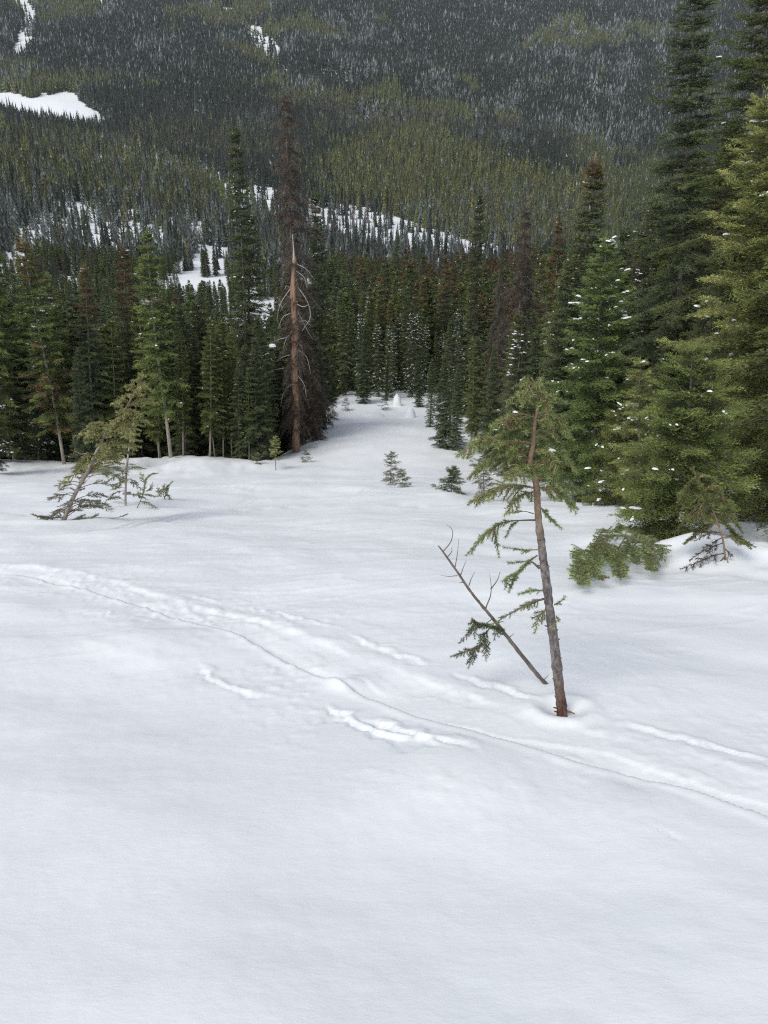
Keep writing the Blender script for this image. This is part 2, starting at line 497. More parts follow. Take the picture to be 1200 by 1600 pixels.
def frond(n_side, per, wid, nl, w, seed, droop=.12):
    """a flat conifer spray: axis, side shoots and needles along them"""
    r = np.random.default_rng(seed); T = []
    def shoot(b, d, L, k):
        for i in range(k):
            t = (i + .5 + r.uniform(-.3, .3)) / k
            p = b + d * L * t - np.array([0, 0, droop * (t * L) ** 2 * 2])
            sd = np.array([-d[1], d[0], 0]); sgn = 1 if i % 2 else -1
            nd = norm(d * .8 + sd * sgn * r.uniform(.5, 1.0) + np.array([0, 0, r.uniform(-.35, .75)]))
            s = norm(np.cross(nd, r.normal(size=3)))
            l = nl * r.uniform(.8, 1.2)
            T.append([p - s * w * .5, p + s * w * .5, p + nd * l])
        T.append([b - np.array([-d[1], d[0], 0]) * w * .3, b + np.array([-d[1], d[0], 0]) * w * .3, b + d * L * 1.08 - np.array([0, 0, droop * L * L * 2])])
    shoot(np.zeros(3), np.array([1., 0, 0]), 1.0, per * 2)
    for i in range(n_side):
        t = (i + .7) / (n_side + .8)
        for sg in (1, -1):
            a = R(r.uniform(42, 62)) * sg
            d = np.array([math.cos(a), math.sin(a), r.uniform(-.12, .06)])
            shoot(np.array([t + r.uniform(-.05, .05), 0, -droop * t * t * .6]), d, wid * (1 - t * .75) * r.uniform(.75, 1.15), max(2, int(per * (1 - t * .4))))
    return np.array(T)

def place_templates(temps, P, D, N, L, seed=0, wscale=None):
    """expand templates at points P along D with up N and length L -> tris and index of the source"""
    r = np.random.default_rng(seed)
    D = norm(D); S = norm(np.cross(N, D)); Z = np.cross(D, S)
    which = r.integers(0, len(temps), len(P)); out = []; src = []
    for k, T in enumerate(temps):
        idx = np.nonzero(which == k)[0]
        if len(idx) == 0: continue
        Fm = np.stack([D[idx], S[idx], Z[idx]], 1) * L[idx][:, None, None]           # n,3(axis),3
        W = np.einsum('tvc,nca->ntva', T, Fm) + P[idx][:, None, None, :]
        out.append(W.reshape(-1, 3, 3)); src.append(np.repeat(idx, len(T)))
    return np.concatenate(out), np.concatenate(src)

def blob_template(seed, n=7):
    """lumpy little snow cushion, flat below"""
    r = np.random.default_rng(seed); ring = []
    for k in range(n):
        a = 2 * math.pi * k / n; q = r.uniform(.75, 1.2)
        ring.append(np.array([math.cos(a) * q * 1.25, math.sin(a) * q * .62, -.1]))
    mid = [np.array([p[0] * .72, p[1] * .72, r.uniform(.2, .36)]) for p in ring]
    top = np.array([0, 0, r.uniform(.34, .44)]); bot = np.array([0, 0, -.22]); T = []
    for k in range(n):
        j = (k + 1) % n
        T += [[ring[k], ring[j], mid[j]], [ring[k], mid[j], mid[k]], [mid[k], mid[j], top], [ring[j], ring[k], bot]]
    return np.array(T)

FR_HI = [frond(5, 4, .55, .17, .050, s) for s in range(4)]
FR_MID = [frond(4, 2, .60, .25, .085, 20 + s) for s in range(4)]
FR_LOW = [frond(2, 1, .60, .42, .16, 40 + s) for s in range(4)]
FR_DEAD = [frond(3, 1, .60, .26, .045, 60 + s, .35) for s in range(4)]
TW_NEEDLE = [needle_twig(44, .42, .066, 80 + s) for s in range(4)]      # for ~10 cm shoots, needles 2 cm
TW_COARSE = [needle_twig(24, .40, .10, 90 + s) for s in range(4)]
BLOBS = [blob_template(s) for s in range(4)]

# ------------------------------------------------------------------ conifer generator
def conifer(seed, H, rad, nb, fr, step, temps, crown0=.06, power=.85, e_top=35, e_low=-12, droop=.25, tipup=.18, jag=.28, gaps=.35,
            frlen=.30, rust=0., rustpatch=0., whorled=.62, snow=0., bark_r=.018, clump=.0, snow_size=.055, bend=0., stick=True, dead_low=0.):
    """returns dict with trunk path, foliage tris etc. around the origin, H metres tall"""
    r = np.random.default_rng(seed)
    zt = np.linspace(0, H, 16)
    bx, by = r.uniform(-1, 1, 2) * bend * H
    px = bx * (zt / H) ** 2 + .012 * H * np.sin(zt / H * 5 + r.uniform(0, 6)) * (zt / H); py = by * (zt / H) ** 2 + .012 * H * np.sin(zt / H * 4 + r.uniform(0, 6)) * (zt / H)
    trunkP = np.stack([px, py, zt], 1)
    tr = (bark_r * H) * (1 - zt / H) ** .8 * .5 + .006 * H / 8
    tr[0] *= 1.25
    P, D, N, L, top, hfrac, TF = [], [], [], [], [], [], []
    SS, SE, Sr = [], [], []
    P2 = []; lowdead = []
    az = r.uniform(0, 6.28); whorl = max(10, int(H / (.30 if H < 9 else .36 if H < 12 else .44)))
    lobe = [(r.uniform(0, 6.28), r.uniform(0, 1), r.uniform(-.45, .35)) for _ in range(12)]
    for b in range(nb):
        q = (b + r.uniform(0, .8)) / nb                       # 0 low .. 1 top
        h = crown0 + (1 - crown0) * (.15 * q + .85 * (1 - (1 - q) ** 1.6)) * .985
        h = min(.985, h * (1 - whorled) + whorled * (round(h * whorl) / whorl + r.normal(0, .20 / whorl)))
        az += 2.399 + r.uniform(-.5, .5)
        rr = rad * (1 - h) ** power * (1 + r.uniform(-jag, jag)) + .035 * rad + .0026 * H
        for (la, lh, lm) in lobe:
            rr *= 1 + lm * math.exp(-((h - lh) / .09) ** 2) * max(0, math.cos(az - la))
        if h < crown0 + .12: rr *= r.uniform(.55, 1.0)
        if r.uniform() < gaps * .35: rr *= r.uniform(.2, .6)
        el = R(e_low + (e_top - e_low) * h ** 1.6 + r.uniform(-9, 9))
        base = np.array([np.interp(h * H, zt, px), np.interp(h * H, zt, py), h * H])
        hd = np.array([math.cos(az), math.sin(az), 0]); sd = np.array([-hd[1], hd[0], 0])
        wob = r.uniform(-.18, .18)
        def pos(t):
            t = np.atleast_1d(t)[:, None]
            return base + hd * rr * math.cos(el) * t + sd * rr * wob * t * t + np.array([0, 0, 1.]) * rr * (math.sin(el) * t - droop * t ** 2 + tipup * t ** 3)
        m = max(3, int(rr / step))
        ts = (np.arange(m) + r.uniform(.1, .9, m)) / m
        ts = .04 + .96 * ts ** .95
        pp = pos(ts); pn = norm(pos(ts + .03) - pp)
        tipf = .50 + .50 * min(1, (1 - h) * 5)
        for sg in (1, -1):
            ang = R(52) + r.uniform(-.3, .3, m)
            dd = pn * np.cos(ang)[:, None] + sd[None] * sg * np.sin(ang)[:, None] + np.stack([np.zeros(m), np.zeros(m), r.uniform(-.35, .12, m)], 1)
            ll = frlen * (.62 + .62 * (1 - ts) * min(1, rr / (rad * .6 + .01))) * r.uniform(.7, 1.2, m) * tipf
            if not dead_low or h > dead_low:
                P.append(pp); D.append(dd); L.append(ll); hfrac.append(np.full(m, h))
                nn = np.tile([0, 0, 1.], (m, 1)) + r.normal(0, .22, (m, 3)); N.append(nn); TF.append(ts)
            SS.append(pp); SE.append(pp + norm(dd) * ll[:, None] * .7); Sr.append(np.full(m, .0022 * H / 8 + .0015))
        # tip
        tp = pos(np.array([.80, .93]));
        if not dead_low or h > dead_low:
            P.append(tp); D.append(np.tile(pn[-1], (2, 1)) + r.normal(0, .1, (2, 3))); L.append(np.full(2, frlen * .8 * tipf)); N.append(np.tile([0, 0, 1.], (2, 1)) + r.normal(0, .2, (2, 3))); hfrac.append(np.full(2, h)); TF.append(np.full(2, 1.1))
        kk = pos(np.array([0, .25, .5, .75, 1.]))
        SS.append(kk[:-1]); SE.append(kk[1:]); Sr.append(np.array([1, .8, .6, .4]) * (.006 + .008 * rr))
    # leader
    P.append(np.array([[px[-1], py[-1], H * .97]])); D.append(np.array([[0.02, 0, 1.]])); L.append(np.array([H * .045 + .05])); N.append(np.array([[1., 0, 0]])); hfrac.append(np.ones(1)); TF.append(np.ones(1))
    P, D, N, L, hf, TF = map(np.concatenate, (P, D, N, L, hfrac, TF))
    T, src = place_templates(temps, P, D, N, L, seed)
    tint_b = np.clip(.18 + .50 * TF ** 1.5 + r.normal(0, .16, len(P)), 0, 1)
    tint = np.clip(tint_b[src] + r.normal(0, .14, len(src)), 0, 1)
    mi = np.zeros(len(P), int)
    if rust: mi[(hf + r.normal(0, .05, len(P)) > 1 - rust) & (r.uniform(size=len(P)) < .75)] = 1
    if rustpatch: mi[(r.uniform(size=len(P)) < .8) & (fbm(P[:, 0] * .8 + P[:, 1], P[:, 2] * .9, 2, seed) > .5 - rustpatch)] = 1
    out = dict(trunk=(trunkP, tr), T=T, tint=tint, mi=mi[src], H=H)
    out['sticks'] = tubes_tris(np.concatenate(SS), np.concatenate(SE), np.concatenate(Sr), np.concatenate(Sr) * .5) if stick else None
    if snow:
        ok = (TF > .35) & (r.uniform(size=len(P)) < snow * (1.4 * TF) * (fbm(P[:, 0] * 1.1, P[:, 2] * 1.3 + P[:, 1], 2, seed + 4) > -.12))
        q = P[ok] + norm(D[ok]) * L[ok][:, None] * .55 + np.array([0, 0, .02])
        n = len(q)
        dd = norm(D[ok] * np.array([1, 1, .5]))
        if n == 0: ok[0] = True; q = P[:1]; dd = D[:1]; n = 1
        q = np.concatenate([q, q + r.normal(0, snow_size * .8, q.shape) * np.array([1, 1, .25])]); dd = np.concatenate([dd, dd]); n = len(q)
        S, _ = place_templates(BLOBS, q, dd, np.tile([0, 0, 1.], (n, 1)), snow_size * .62 * np.clip(r.lognormal(0, .40, n), .4, 1.8), seed)
        out['snow'] = S
    return out

def build_conifer(c, needle, trunk_mat, name_h='', sides=8):
    """meshes for trunk, limbs, crown, snow"""
    ms = {}
    V, F = tube(c['trunk'][0], c['trunk'][1], sides, True, .06, 3)
    mb = MB().add(V, F); ms['trunk'] = mb.mesh('trunk', trunk_mat)
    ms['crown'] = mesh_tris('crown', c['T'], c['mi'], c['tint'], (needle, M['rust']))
    if c.get('sticks') is not None: ms['limbs'] = mesh_tris('limbs', c['sticks'], None, None, (M['twig'],))
    if c.get('snow') is not None and len(c['snow']): ms['snow'] = mesh_tris('snow_clumps', c['snow'], None, None, (M['snow'],))
    return ms

def place_tree(name, ms, loc, rotz, scale, label, cat, group=None, tilt=(0, 0)):
    root = empty(name, loc, (tilt[0], tilt[1], rotz), scale if isinstance(scale, tuple) else (scale,) * 3)
    tag(root, label, cat, group)
    for part, me in ms.items():
        o = link({'trunk': 'trunk', 'crown': 'crown', 'limbs': 'limbs', 'snow': 'snow_clumps'}[part], me, root)
        if part == 'snow' or part == 'limbs': o['kind'] = 'stuff'
    return root

NTRI = {}
def spot(u, y):
    x = 0.0
    for _ in range(4):
        z = float(base_height(np.array([x]), np.array([y]))[0])
        x = (u - 600) / 1200 * (y * _cp - (z - EYE) * _sp)
    return x, y

def tree_frame(u, y, ut, vt, sink=.15):
    """ground point seen at column u and depth y, height and sideways lean of a tree whose tip is seen at (ut, vt)"""
    x, y = spot(u, y)
    z = ground(x, y) - sink
    tip = at_depth(ut, vt, y)
    return (x, y, z), float(tip[2] - z), float(tip[0] - x)

def lean_euler(dx, H, rz, back=0.0):
    m = Matrix.Rotation(math.atan2(dx, H), 3, 'Y') @ Matrix.Rotation(back, 3, 'X') @ Matrix.Rotation(rz, 3, 'Z')
    return m.to_euler()

# ------------------------------------------------------------------ where the near trees stand (column, depth, tip)
def depth_of(u, v): return float(hit(u, v)[1])
dR2 = depth_of(1056, 846)
dSap = depth_of(1138, 868)
HERO_BASE = hit(878, 1117); STEM_BASE = hit(863, 1080); LEAN_BASE = hit(103, 812)
for (u, d, rr, dd) in [(1056, dR2, .75, .30), (1190, 12.6, .8, .25), (925, 17.5, .9, .25), (1138, dSap, .4, .10)]:
    wx, wy = spot(u, d); WELLS.append((wx, wy, rr, dd))
WELLS.append((HERO_BASE[0], HERO_BASE[1], .11, .055)); WELLS.append((LEAN_BASE[0] + .1, LEAN_BASE[1] + .1, .5, .10))

# ------------------------------------------------------------------ snow slope and valley: one sheet
def sheet(name, ys, nc, W, label, bow, dz=None):
    ys = np.array(ys); s = np.linspace(-1, 1, nc); s = s * (1 - bow + bow * s * s)
    X = s[None, :] * W(ys)[:, None]; Y = np.repeat(ys[:, None], nc, 1)
    Z = snow_height(X.ravel(), Y.ravel())
    if dz is not None: Z = Z + dz(Y.ravel())
    n = len(ys); me = bpy.data.meshes.new(name); co = np.stack([X.ravel(), Y.ravel(), Z], 1)
    i = np.arange(n - 1)[:, None] * nc + np.arange(nc - 1)[None, :]
    F = np.stack([i, i + 1, i + nc + 1, i + nc], -1).reshape(-1, 4)
    me.vertices.add(len(co)); me.vertices.foreach_set('co', co.astype(np.float32).ravel())
    me.loops.add(F.size); me.loops.foreach_set('vertex_index', F.astype(np.int32).ravel())
    me.polygons.add(len(F)); me.polygons.foreach_set('loop_start', np.arange(0, F.size, 4, dtype=np.int32))
    me.polygons.foreach_set('use_smooth', np.ones(len(F), bool))
    me.update(calc_edges=True); me.materials.append(M['snow'])
    tag(link(name, me), label, None, None, 'structure'); NTRI[name] = len(F) * 2
ys = list(np.arange(-7, .8, .15)) + list(np.arange(.8, 2.4, .02)); y = 2.4
while y < 16: ys.append(y); y += .0058 * y
ys.append(16.0)
sheet('snow_ground', ys, 780, lambda y: 2.6 + .64 * np.maximum(y, 0), 'white snow slope dropping away with a ski trench across it', .12)
ys = [15.85]; y = 16.1
while y < 3080: ys.append(y); y += .013 * y if y < 70 else .022 * y
sheet('valley_ground', ys, 400, lambda y: 4 + .68 * y, 'snow run narrowing between the trees and the valley side beyond', .3, lambda y: -.015 * (1 - sstep(15.85, 16.3, y)))

# ------------------------------------------------------------------ near trees on the right, each built for itself
def near_tree(name, u, d, ut, vt, rad, nb, step, mat, trunk, label, group=None, cat='tree', rz=0, temps=None, sides=8, **kw):
    loc, H, dx = tree_frame(u, d, ut, vt)
    H = math.hypot(H, dx)
    c = conifer(kw.pop('seed'), H, rad, nb, None, step, temps or FR_HI, **kw)
    ms = build_conifer(c, M[mat], M[trunk], sides=sides)
    root = place_tree(name, ms, loc, 0, 1.0, label, cat, group)
    root.rotation_euler = lean_euler(dx, H, rz)
    NTRI[label[:24]] = sum(len(m.polygons) for m in ms.values())
    return root

RG = 'tall conifers along the right of the run'
near_tree('spruce_tree', 1196, 12.4, 1203, 150, 1.6, 170, .09, 'yellow', 'pale', 'big yellow-green spruce at the right edge of the snow, the brightest crown there', RG,
          seed=101, crown0=.10, power=.68, frlen=.36, snow=.02, e_low=-8, droop=.22, jag=.35, bark_r=.014, snow_size=.05)
near_tree('spruce_tree', 1056, dR2, 1083, 545, 1.0, 130, .08, 'brightgreen', 'bark', 'bushy dark green spruce with its trunk in a snow hollow, low boughs on the snow', RG,
          seed=102, crown0=.07, power=.62, frlen=.32, snow=.022, e_low=-14, droop=.25, jag=.3, bark_r=.03, snow_size=.045)
near_tree('fir_tree', 1000, 13.2, 1002, 566, .62, 64, .08, 'yellow', 'bark', 'thin young fir with a light green pointed tip between two bushier trees', RG,
          seed=103, crown0=.04, power=.75, frlen=.26, snow=.02, bark_r=.016, snow_size=.04)
near_tree('fir_tree', 925, 17.5, 948, 372, 1.35, 190, .10, 'brightgreen', 'bark', 'green pointed fir dotted with snow clumps, left of the biggest right-hand trees', RG,
          seed=104, crown0=.03, power=.78, frlen=.36, snow=.13, e_low=-16, jag=.3, bark_r=.015, snow_size=.05)
near_tree('spruce_tree', 1035, 23.0, 1103, -60, 1.75, 280, .15, 'fir', 'bark', 'tallest dark spruce on the right, its crown leaving the top of the picture', RG,
          seed=105, crown0=.12, power=.62, frlen=.46, e_low=-20, droop=.34, jag=.6, gaps=.9, whorled=.3, bark_r=.016, snow=.004)
near_tree('spruce_tree', 1140, 18.5, 1215, -95, 1.8, 250, .135, 'spruce', 'bark', 'tall dark spruce behind the bright yellow-green one, cut by the right edge', RG,
          seed=106, crown0=.10, power=.55, frlen=.42, e_low=-20, droop=.34, jag=.6, gaps=.9, whorled=.3, bark_r=.016, snow=.006)
near_tree('fir_tree', 890, 30.0, 926, 252, 1.6, 200, .17, 'fir', 'bark', 'tall fir with a sparse brownish tip left of the tallest dark spruce', RG,
          seed=107, crown0=.05, power=.75, frlen=.5, rust=.09, e_low=-18, gaps=.5, snow=.006, temps=FR_MID)
near_tree('fir_tree', 868, 25.0, 897, 405, 1.2, 150, .15, 'fir', 'bark', 'dark fir whose tip alone is capped with snow, behind the snow-dotted fir', RG,
          seed=108, crown0=.03, power=.8, frlen=.42, snow=.03, temps=FR_MID)
near_tree('spruce_tree', 985, 15.5, 978, 640, .95, 90, .10, 'spruce', 'bark', 'short broad green spruce standing under the tallest dark one', RG,
          seed=109, crown0=.03, power=.6, frlen=.34, snow=.06, snow_size=.055)
near_tree('spruce_tree', 1290, 11.0, 1290, 120, 1.7, 120, .12, 'spruce', 'bark', 'spruce mostly outside the frame whose boughs reach in at the right edge', RG,
          seed=110, crown0=.05, power=.6, frlen=.38, snow=.01, temps=FR_MID)
near_tree('spruce_tree', 1120, 15.5, 1105, 470, 1.1, 100, .11, 'fir', 'bark', 'dark green spruce filling the gap behind the bushy tree in its snow hollow', RG,
          seed=111, crown0=.04, power=.6, frlen=.36, snow=.012)

# ------------------------------------------------------------------ tree kinds shared by the forest
KINDS = {}
def kind(key, mat, trunk, **kw):
    rad = kw.pop('rad'); nb = kw.pop('nb'); step = kw.pop('step'); t = kw.pop('temps', FR_MID)
    c = conifer(kw.pop('seed'), 10.0, rad, nb, None, step, t, **kw)
    KINDS[key] = build_conifer(c, M[mat], M[trunk], sides=6)
    NTRI[key] = sum(len(m.polygons) for m in KINDS[key].values())
kind('slim_fir', 'fir', 'bark', seed=201, whorled=.4, rad=1.1, nb=190, step=.15, crown0=.05, power=.75, frlen=.38, e_low=-22, snow=.018, snow_size=.055)
kind('wide_spruce', 'spruce', 'bark', seed=202, rad=1.6, nb=170, step=.18, crown0=.08, power=.8, frlen=.46, e_low=-18, snow=.02, snow_size=.06)
kind('rusty_fir', 'fir', 'bark', seed=203, rad=1.0, nb=160, step=.15, crown0=.08, power=.75, frlen=.38, e_low=-22, rust=.26, snow=.012)
kind('snowy_fir', 'fir', 'bark', seed=204, rad=1.15, nb=160, step=.16, crown0=.04, power=.8, frlen=.38, e_low=-22, snow=.24, snow_size=.075)
kind('dead_fir', 'deadred', 'bark', seed=205, rad=1.05, nb=250, step=.12, crown0=.05, power=.62, whorled=.5, frlen=.36, e_low=-35, e_top=10, droop=.5, temps=FR_DEAD, jag=.7, gaps=.9)
kind('young_fir', 'young', 'bark', seed=206, rad=1.75, nb=210, step=.17, crown0=.02, power=.95, frlen=.5, e_low=-10, snow=.006)
kind('high_stem_fir', 'spruce', 'pale', seed=207, rad=1.35, nb=160, step=.16, crown0=.24, power=.75, frlen=.42, e_low=-24, dead_low=.24, bark_r=.017, snow=.02)
kind('patchy_fir', 'spruce', 'pale', seed=208, rad=1.3, nb=160, step=.16, crown0=.20, power=.7, frlen=.42, e_low=-22, rust=.14, rustpatch=.22, bark_r=.014, snow=.03)
kind('bare_snag', 'dead', 'silver', seed=209, rad=.7, nb=60, step=.2, crown0=.15, power=.4, frlen=.3, e_low=-30, e_top=5, droop=.6, temps=FR_DEAD, jag=.6, gaps=.8)
def kind_low(key, mat, **kw):
    c = conifer(kw.pop('seed'), 10.0, kw.pop('rad'), kw.pop('nb'), None, kw.pop('step'), FR_LOW, stick=False, **kw)
    me = build_conifer(c, M[mat], M['bark'], sides=3)
    KINDS[key] = me; NTRI[key] = sum(len(m.polygons) for m in me.values())
kind_low('low_fir', 'fir', seed=221, rad=1.15, nb=100, step=.30, crown0=.03, frlen=.65, e_low=-20)
kind_low('low_spruce', 'spruce', seed=222, rad=1.4, nb=105, step=.32, crown0=.05, frlen=.7, e_low=-20)
kind_low('low_rusty', 'fir', seed=223, rad=1.15, nb=100, step=.30, crown0=.05, frlen=.6, e_low=-20, rust=.3)
kind_low('low_snowy', 'fir', seed=224, rad=1.15, nb=100, step=.30, crown0=.03, frlen=.6, e_low=-20, snow=.10, snow_size=.12)

TREES = []          # (x, y, z, H, halfwidth_m) of the single trees, for the visibility sort
def forest_tree(key, u, d, ut, vt, label, group, name='fir_tree', wide=1.0, rz=None, cat='tree', v=None):
    if v is not None: d = depth_of(u, v)
    loc, H, dx = tree_frame(u, d, ut, vt)
    H = math.hypot(H, dx); s = H / 10
    rz = random.uniform(0, 6.28) if rz is None else rz
    root = place_tree(name, KINDS[key], loc, rz, (s * wide, s * wide, s), label, cat, group)
    root.rotation_euler = lean_euler(dx, H, rz)
    TREES.append((loc[0], loc[1], loc[2], H, .9 * s * wide))
    return root

LG = 'conifers in the front row on the left'
forest_tree('wide_spruce', -20, 37.0, 2, 395, 'dark spruce cut by the left edge of the picture', LG, 'spruce_tree')
forest_tree('patchy_fir', 101, 37.6, 38, 378, 'fir with rust-brown tip and patches, pale leaning stem, near the left edge', LG, wide=1.0)
forest_tree('rusty_fir', 150, 39.0, 131, 418, 'slim fir with a bright rust-brown top, behind the leaning sapling', LG)
forest_tree('rusty_fir', 205, 41.0, 197, 388, 'fir with dull brown top just left of the tallest green one on the left', LG)
forest_tree('high_stem_fir', 268, 37.3, 226, 362, 'tallest green fir on the left, standing on a thick bare pale stem', LG, wide=1.0)
forest_tree('high_stem_fir', 328, 38.0, 331, 505, 'fir on a thin pale forked-looking stem right of the tall bare-stemmed one', LG, wide=.95)
forest_tree('high_stem_fir', 336, 38.4, 318, 560, 'thin fir leaning against its neighbour on a pale stem', LG, wide=.7)
forest_tree('young_fir', 404, 38.6, 396, 528, 'pointed blue-green young fir left of the brown dead tree', LG, wide=.85)
forest_tree('slim_fir', 374, 38.4, 372, 560, 'narrow dark fir beside the pointed blue-green young fir', LG)
forest_tree('slim_fir', 386, 44.0, 374, 196, 'very tall narrow dark spire reaching up over the valley, left of the brown dead tree', LG, 'spruce_tree', wide=.66)
forest_tree('slim_fir', 396, 45.5, 384, 330, 'thick dark fir under the tall narrow spire', LG, wide=1.1)
forest_tree('slim_fir', 508, 49.0, 490, 300, 'tall dark narrow fir just right of the orange barkless trunk', 'conifers round the end of the run', 'spruce_tree', wide=.78)
forest_tree('slim_fir', 290, 39.5, 285, 480, 'dark fir in shade between two pale stems on the left', LG)
forest_tree('young_fir', 133, 34.0, 122, 548, 'light green young fir in front of the brown-topped trees', LG, wide=.72)
forest_tree('snowy_fir', -8, 33.0, -18, 560, 'snow-covered low fir at the very left edge', LG, wide=1.3)
forest_tree('snowy_fir', 60, 40.5, 70, 430, 'dark fir with snow on its boughs behind the patchy rust one', LG)
forest_tree('dead_fir', 474, 45.2, 448, 138, 'tall dead tree thick with brown-grey twigs, rising highest in the middle', None, 'dead_tree', wide=.82)
forest_tree('dead_fir', 495, 45.0, 490, 560, 'short brown dead tree at the foot of the orange trunk', None, 'dead_tree', wide=1.5)
forest_tree('dead_fir', 803, 38.0, 824, 318, 'dark brown dead tree with hanging twigs right of the run', None, 'dead_tree', wide=.85)
forest_tree('dead_fir', 775, 55.0, 783, 400, 'reddish dead tree standing behind the right side of the run', None, 'dead_tree', wide=.6)
for i, (u, ut, vt, d, w, lb) in enumerate([(287, 283, 520, 38.2, .75, 'fir on a thin pale stem right of the tall bare-stemmed one'), (349, 346, 545, 38.6, .7, 'slight fir on a straight pale stem in mid row on the left'),
    (362, 360, 520, 39.4, .8, 'dark fir whose thin pale stem stands left of the blue-green one'), (389, 388, 575, 38.3, .6, 'smallest pale-stemmed fir, close by the blue-green one'),
    (416, 413, 570, 39.2, .6, 'pale-stemmed fir right of the blue-green one'), (248, 246, 560, 39.6, .8, 'slim pale stem left of the tallest bare-stemmed fir'), (180, 176, 500, 39.5, .9, 'fir on a thin stem behind the bent sapling')]):
    forest_tree('high_stem_fir', u, d, ut, vt, lb, LG, wide=w)
MG = 'conifers round the end of the run'
forest_tree('slim_fir', 738, 60.0, 747, 303, 'tall narrow dark fir sticking up above the forest in the middle', MG, wide=.62)
forest_tree('young_fir', 568, 61.5, 573, 503, 'small dense fir alone in front at the far end of the snow', MG, wide=.72)
forest_tree('young_fir', 604, 63.0, 606, 560, 'narrow small green fir right of the lone dense one at the run end', MG, wide=.5)
forest_tree('young_fir', 655, 60.0, 652, 555, 'small fir behind the round snow lump at the end of the run', MG, wide=.7)
forest_tree('rusty_fir', 850, 30.5, 869, 345, 'slim fir with an orange-brown cone-covered tip right of the dead tree', MG, wide=.8)
EG = 'young firs along the right edge of the run'
for i, (u, v, ut, vt, k, w, lb) in enumerate([
    (692, 700, 694, 558, 'young_fir', .80, 'leftmost young fir of the dense row edging the right of the run'),
    (712, 703, 716, 575, 'young_fir', .7, 'second young fir in the dense row at the right run edge'),
    (735, 712, 741, 530, 'high_stem_fir', .8, 'fir with sparse foot in the row right of the run'),
    (765, 720, 772, 540, 'young_fir', .6, 'pointed young fir behind the top of the small foreground tree'),
    (800, 728, 806, 490, 'wide_spruce', .85, 'full green fir behind the foreground tree crown'),
    (838, 745, 842, 520, 'slim_fir', 1.1, 'dark green fir right behind the foreground tree tip'),
    (870, 752, 872, 470, 'wide_spruce', .8, 'full dark fir between foreground tree and snow-dotted fir'),
    (672, 668, 676, 560, 'slim_fir', 1.0, 'small dark fir far down at the right run edge'),
    (702, 680, 708, 500, 'slim_fir', 1.0, 'slim dark fir behind the row at the right run edge')]):
    forest_tree(k, u, 0, ut, vt, lb, EG, wide=w, v=v)

# ------------------------------------------------------------------ the forest: candidate trees, the ones that show most stay single
def in_forest(x, y):
    left = (x < -4.6 - .4 * vnoise(y * .3, y * 0)) & (y > 39.0 + .7 * vnoise(x * .4, x * 0, 4))
    right = (x > 5.4 + .5 * vnoise(y * .3, y * 0 + 5)) & (y > 13.5 + .35 * np.maximum(0, 9 - x) * 1.4)
    right &= ~((x < 7.5) & (y < 24))
    back = y > 64 + 1.5 * vnoise(x * .3, x * 0, 8)
    return left | right | back

pts = []
r_ = np.random.default_rng(77)
for (y0, y1, sp) in ((12, 60, 1.75), (60, 130, 2.1), (130, 320, 3.0)):
    W = y1 * .60 + 6
    gx = np.arange(-W, W, sp); gy = np.arange(y0, y1, sp)
    X, Y = np.meshgrid(gx, gy); X = X + r_.uniform(-.45, .45, X.shape) * sp; Y = Y + r_.uniform(-.45, .45, Y.shape) * sp
    X, Y = X.ravel(), Y.ravel()
    ok = in_forest(X, Y) & (np.abs(X) < Y * .60 + 6)
    if y0 == 130:      # a few snowy gaps further down
        ok &= fbm(X / 18, Y / 40, 2, 88) < .42
        ok &= ~((X < -.09 * Y) & (Y > 170) & (fbm(X / 14, Y / 30, 2, 89) > .05))
    pts.append(np.stack([X[ok], Y[ok]], 1))
pts = np.concatenate(pts)
# nothing in front of the orange trunk
_u, _v = project(pts[:, 0], pts[:, 1], base_height(pts[:, 0], pts[:, 1])); pts = pts[~((np.abs(_u - 460) < 34) & (pts[:, 1] < 47))]
# keep clear of the trees placed above
for t in TREES:
    pts = pts[np.hypot(pts[:, 0] - t[0], pts[:, 1] - t[1]) > .9]
pts = pts[np.argsort(pts[:, 1])]
PZ = snow_height(pts[:, 0], pts[:, 1]) - .15
PU, PVb = project(pts[:, 0], pts[:, 1], PZ)
n = len(pts)
# how high the forest reaches, seen from the clearing: taller trees stand to the right and in the hollow to the left
cap = np.interp(PU, [-200, 0, 60, 120, 230, 300, 400, 470, 520, 600, 700, 800, 860, 900, 960, 1060, 1200, 1500],
                [400, 415, 440, 450, 430, 480, 500, 440, 400, 395, 395, 385, 375, 350, 300, 170, 90, 90])
big = r_.uniform(size=n)
Hn = np.interp(pts[:, 1], [15, 40, 62, 75, 130, 300], [6.0, 8.0, 6.0, 9.0, 12, 13]) * r_.lognormal(0, .20, n)
Hn *= np.where((pts[:, 0] > 3) & (pts[:, 0] < 8 + pts[:, 1] * .05) & (pts[:, 1] < 62), .72, 1.0)
Hn *= np.where((pts[:, 0] > 10) & (pts[:, 1] < 50), 1.45, 1.0)
Hn *= np.where((pts[:, 0] < -6) & (pts[:, 1] < 60), 1.35, 1.0)
capv = cap + r_.exponential(30, n) - 16 * np.clip(fbm(pts[:, 0] / 5, pts[:, 1] / 14, 2, 191), -.6, .6) * 2 - np.where(r_.uniform(size=n) < .05, 28, 0)
zcap = EYE + pts[:, 1] * tan_of_v(capv)
free = ((PU < 460) & (pts[:, 1] > 190)) | (pts[:, 1] > 290)
Hn = np.where(free, np.clip(Hn * .72, 6, 10), np.clip(np.minimum(Hn, zcap - PZ), 2.5, None))
PH = Hn
_, PVt = project(pts[:, 0], pts[:, 1], PZ + PH)
fdist = pts[:, 1] * _cp - (PZ - EYE) * _sp
hw = .11 * PH * 1200 / fdist
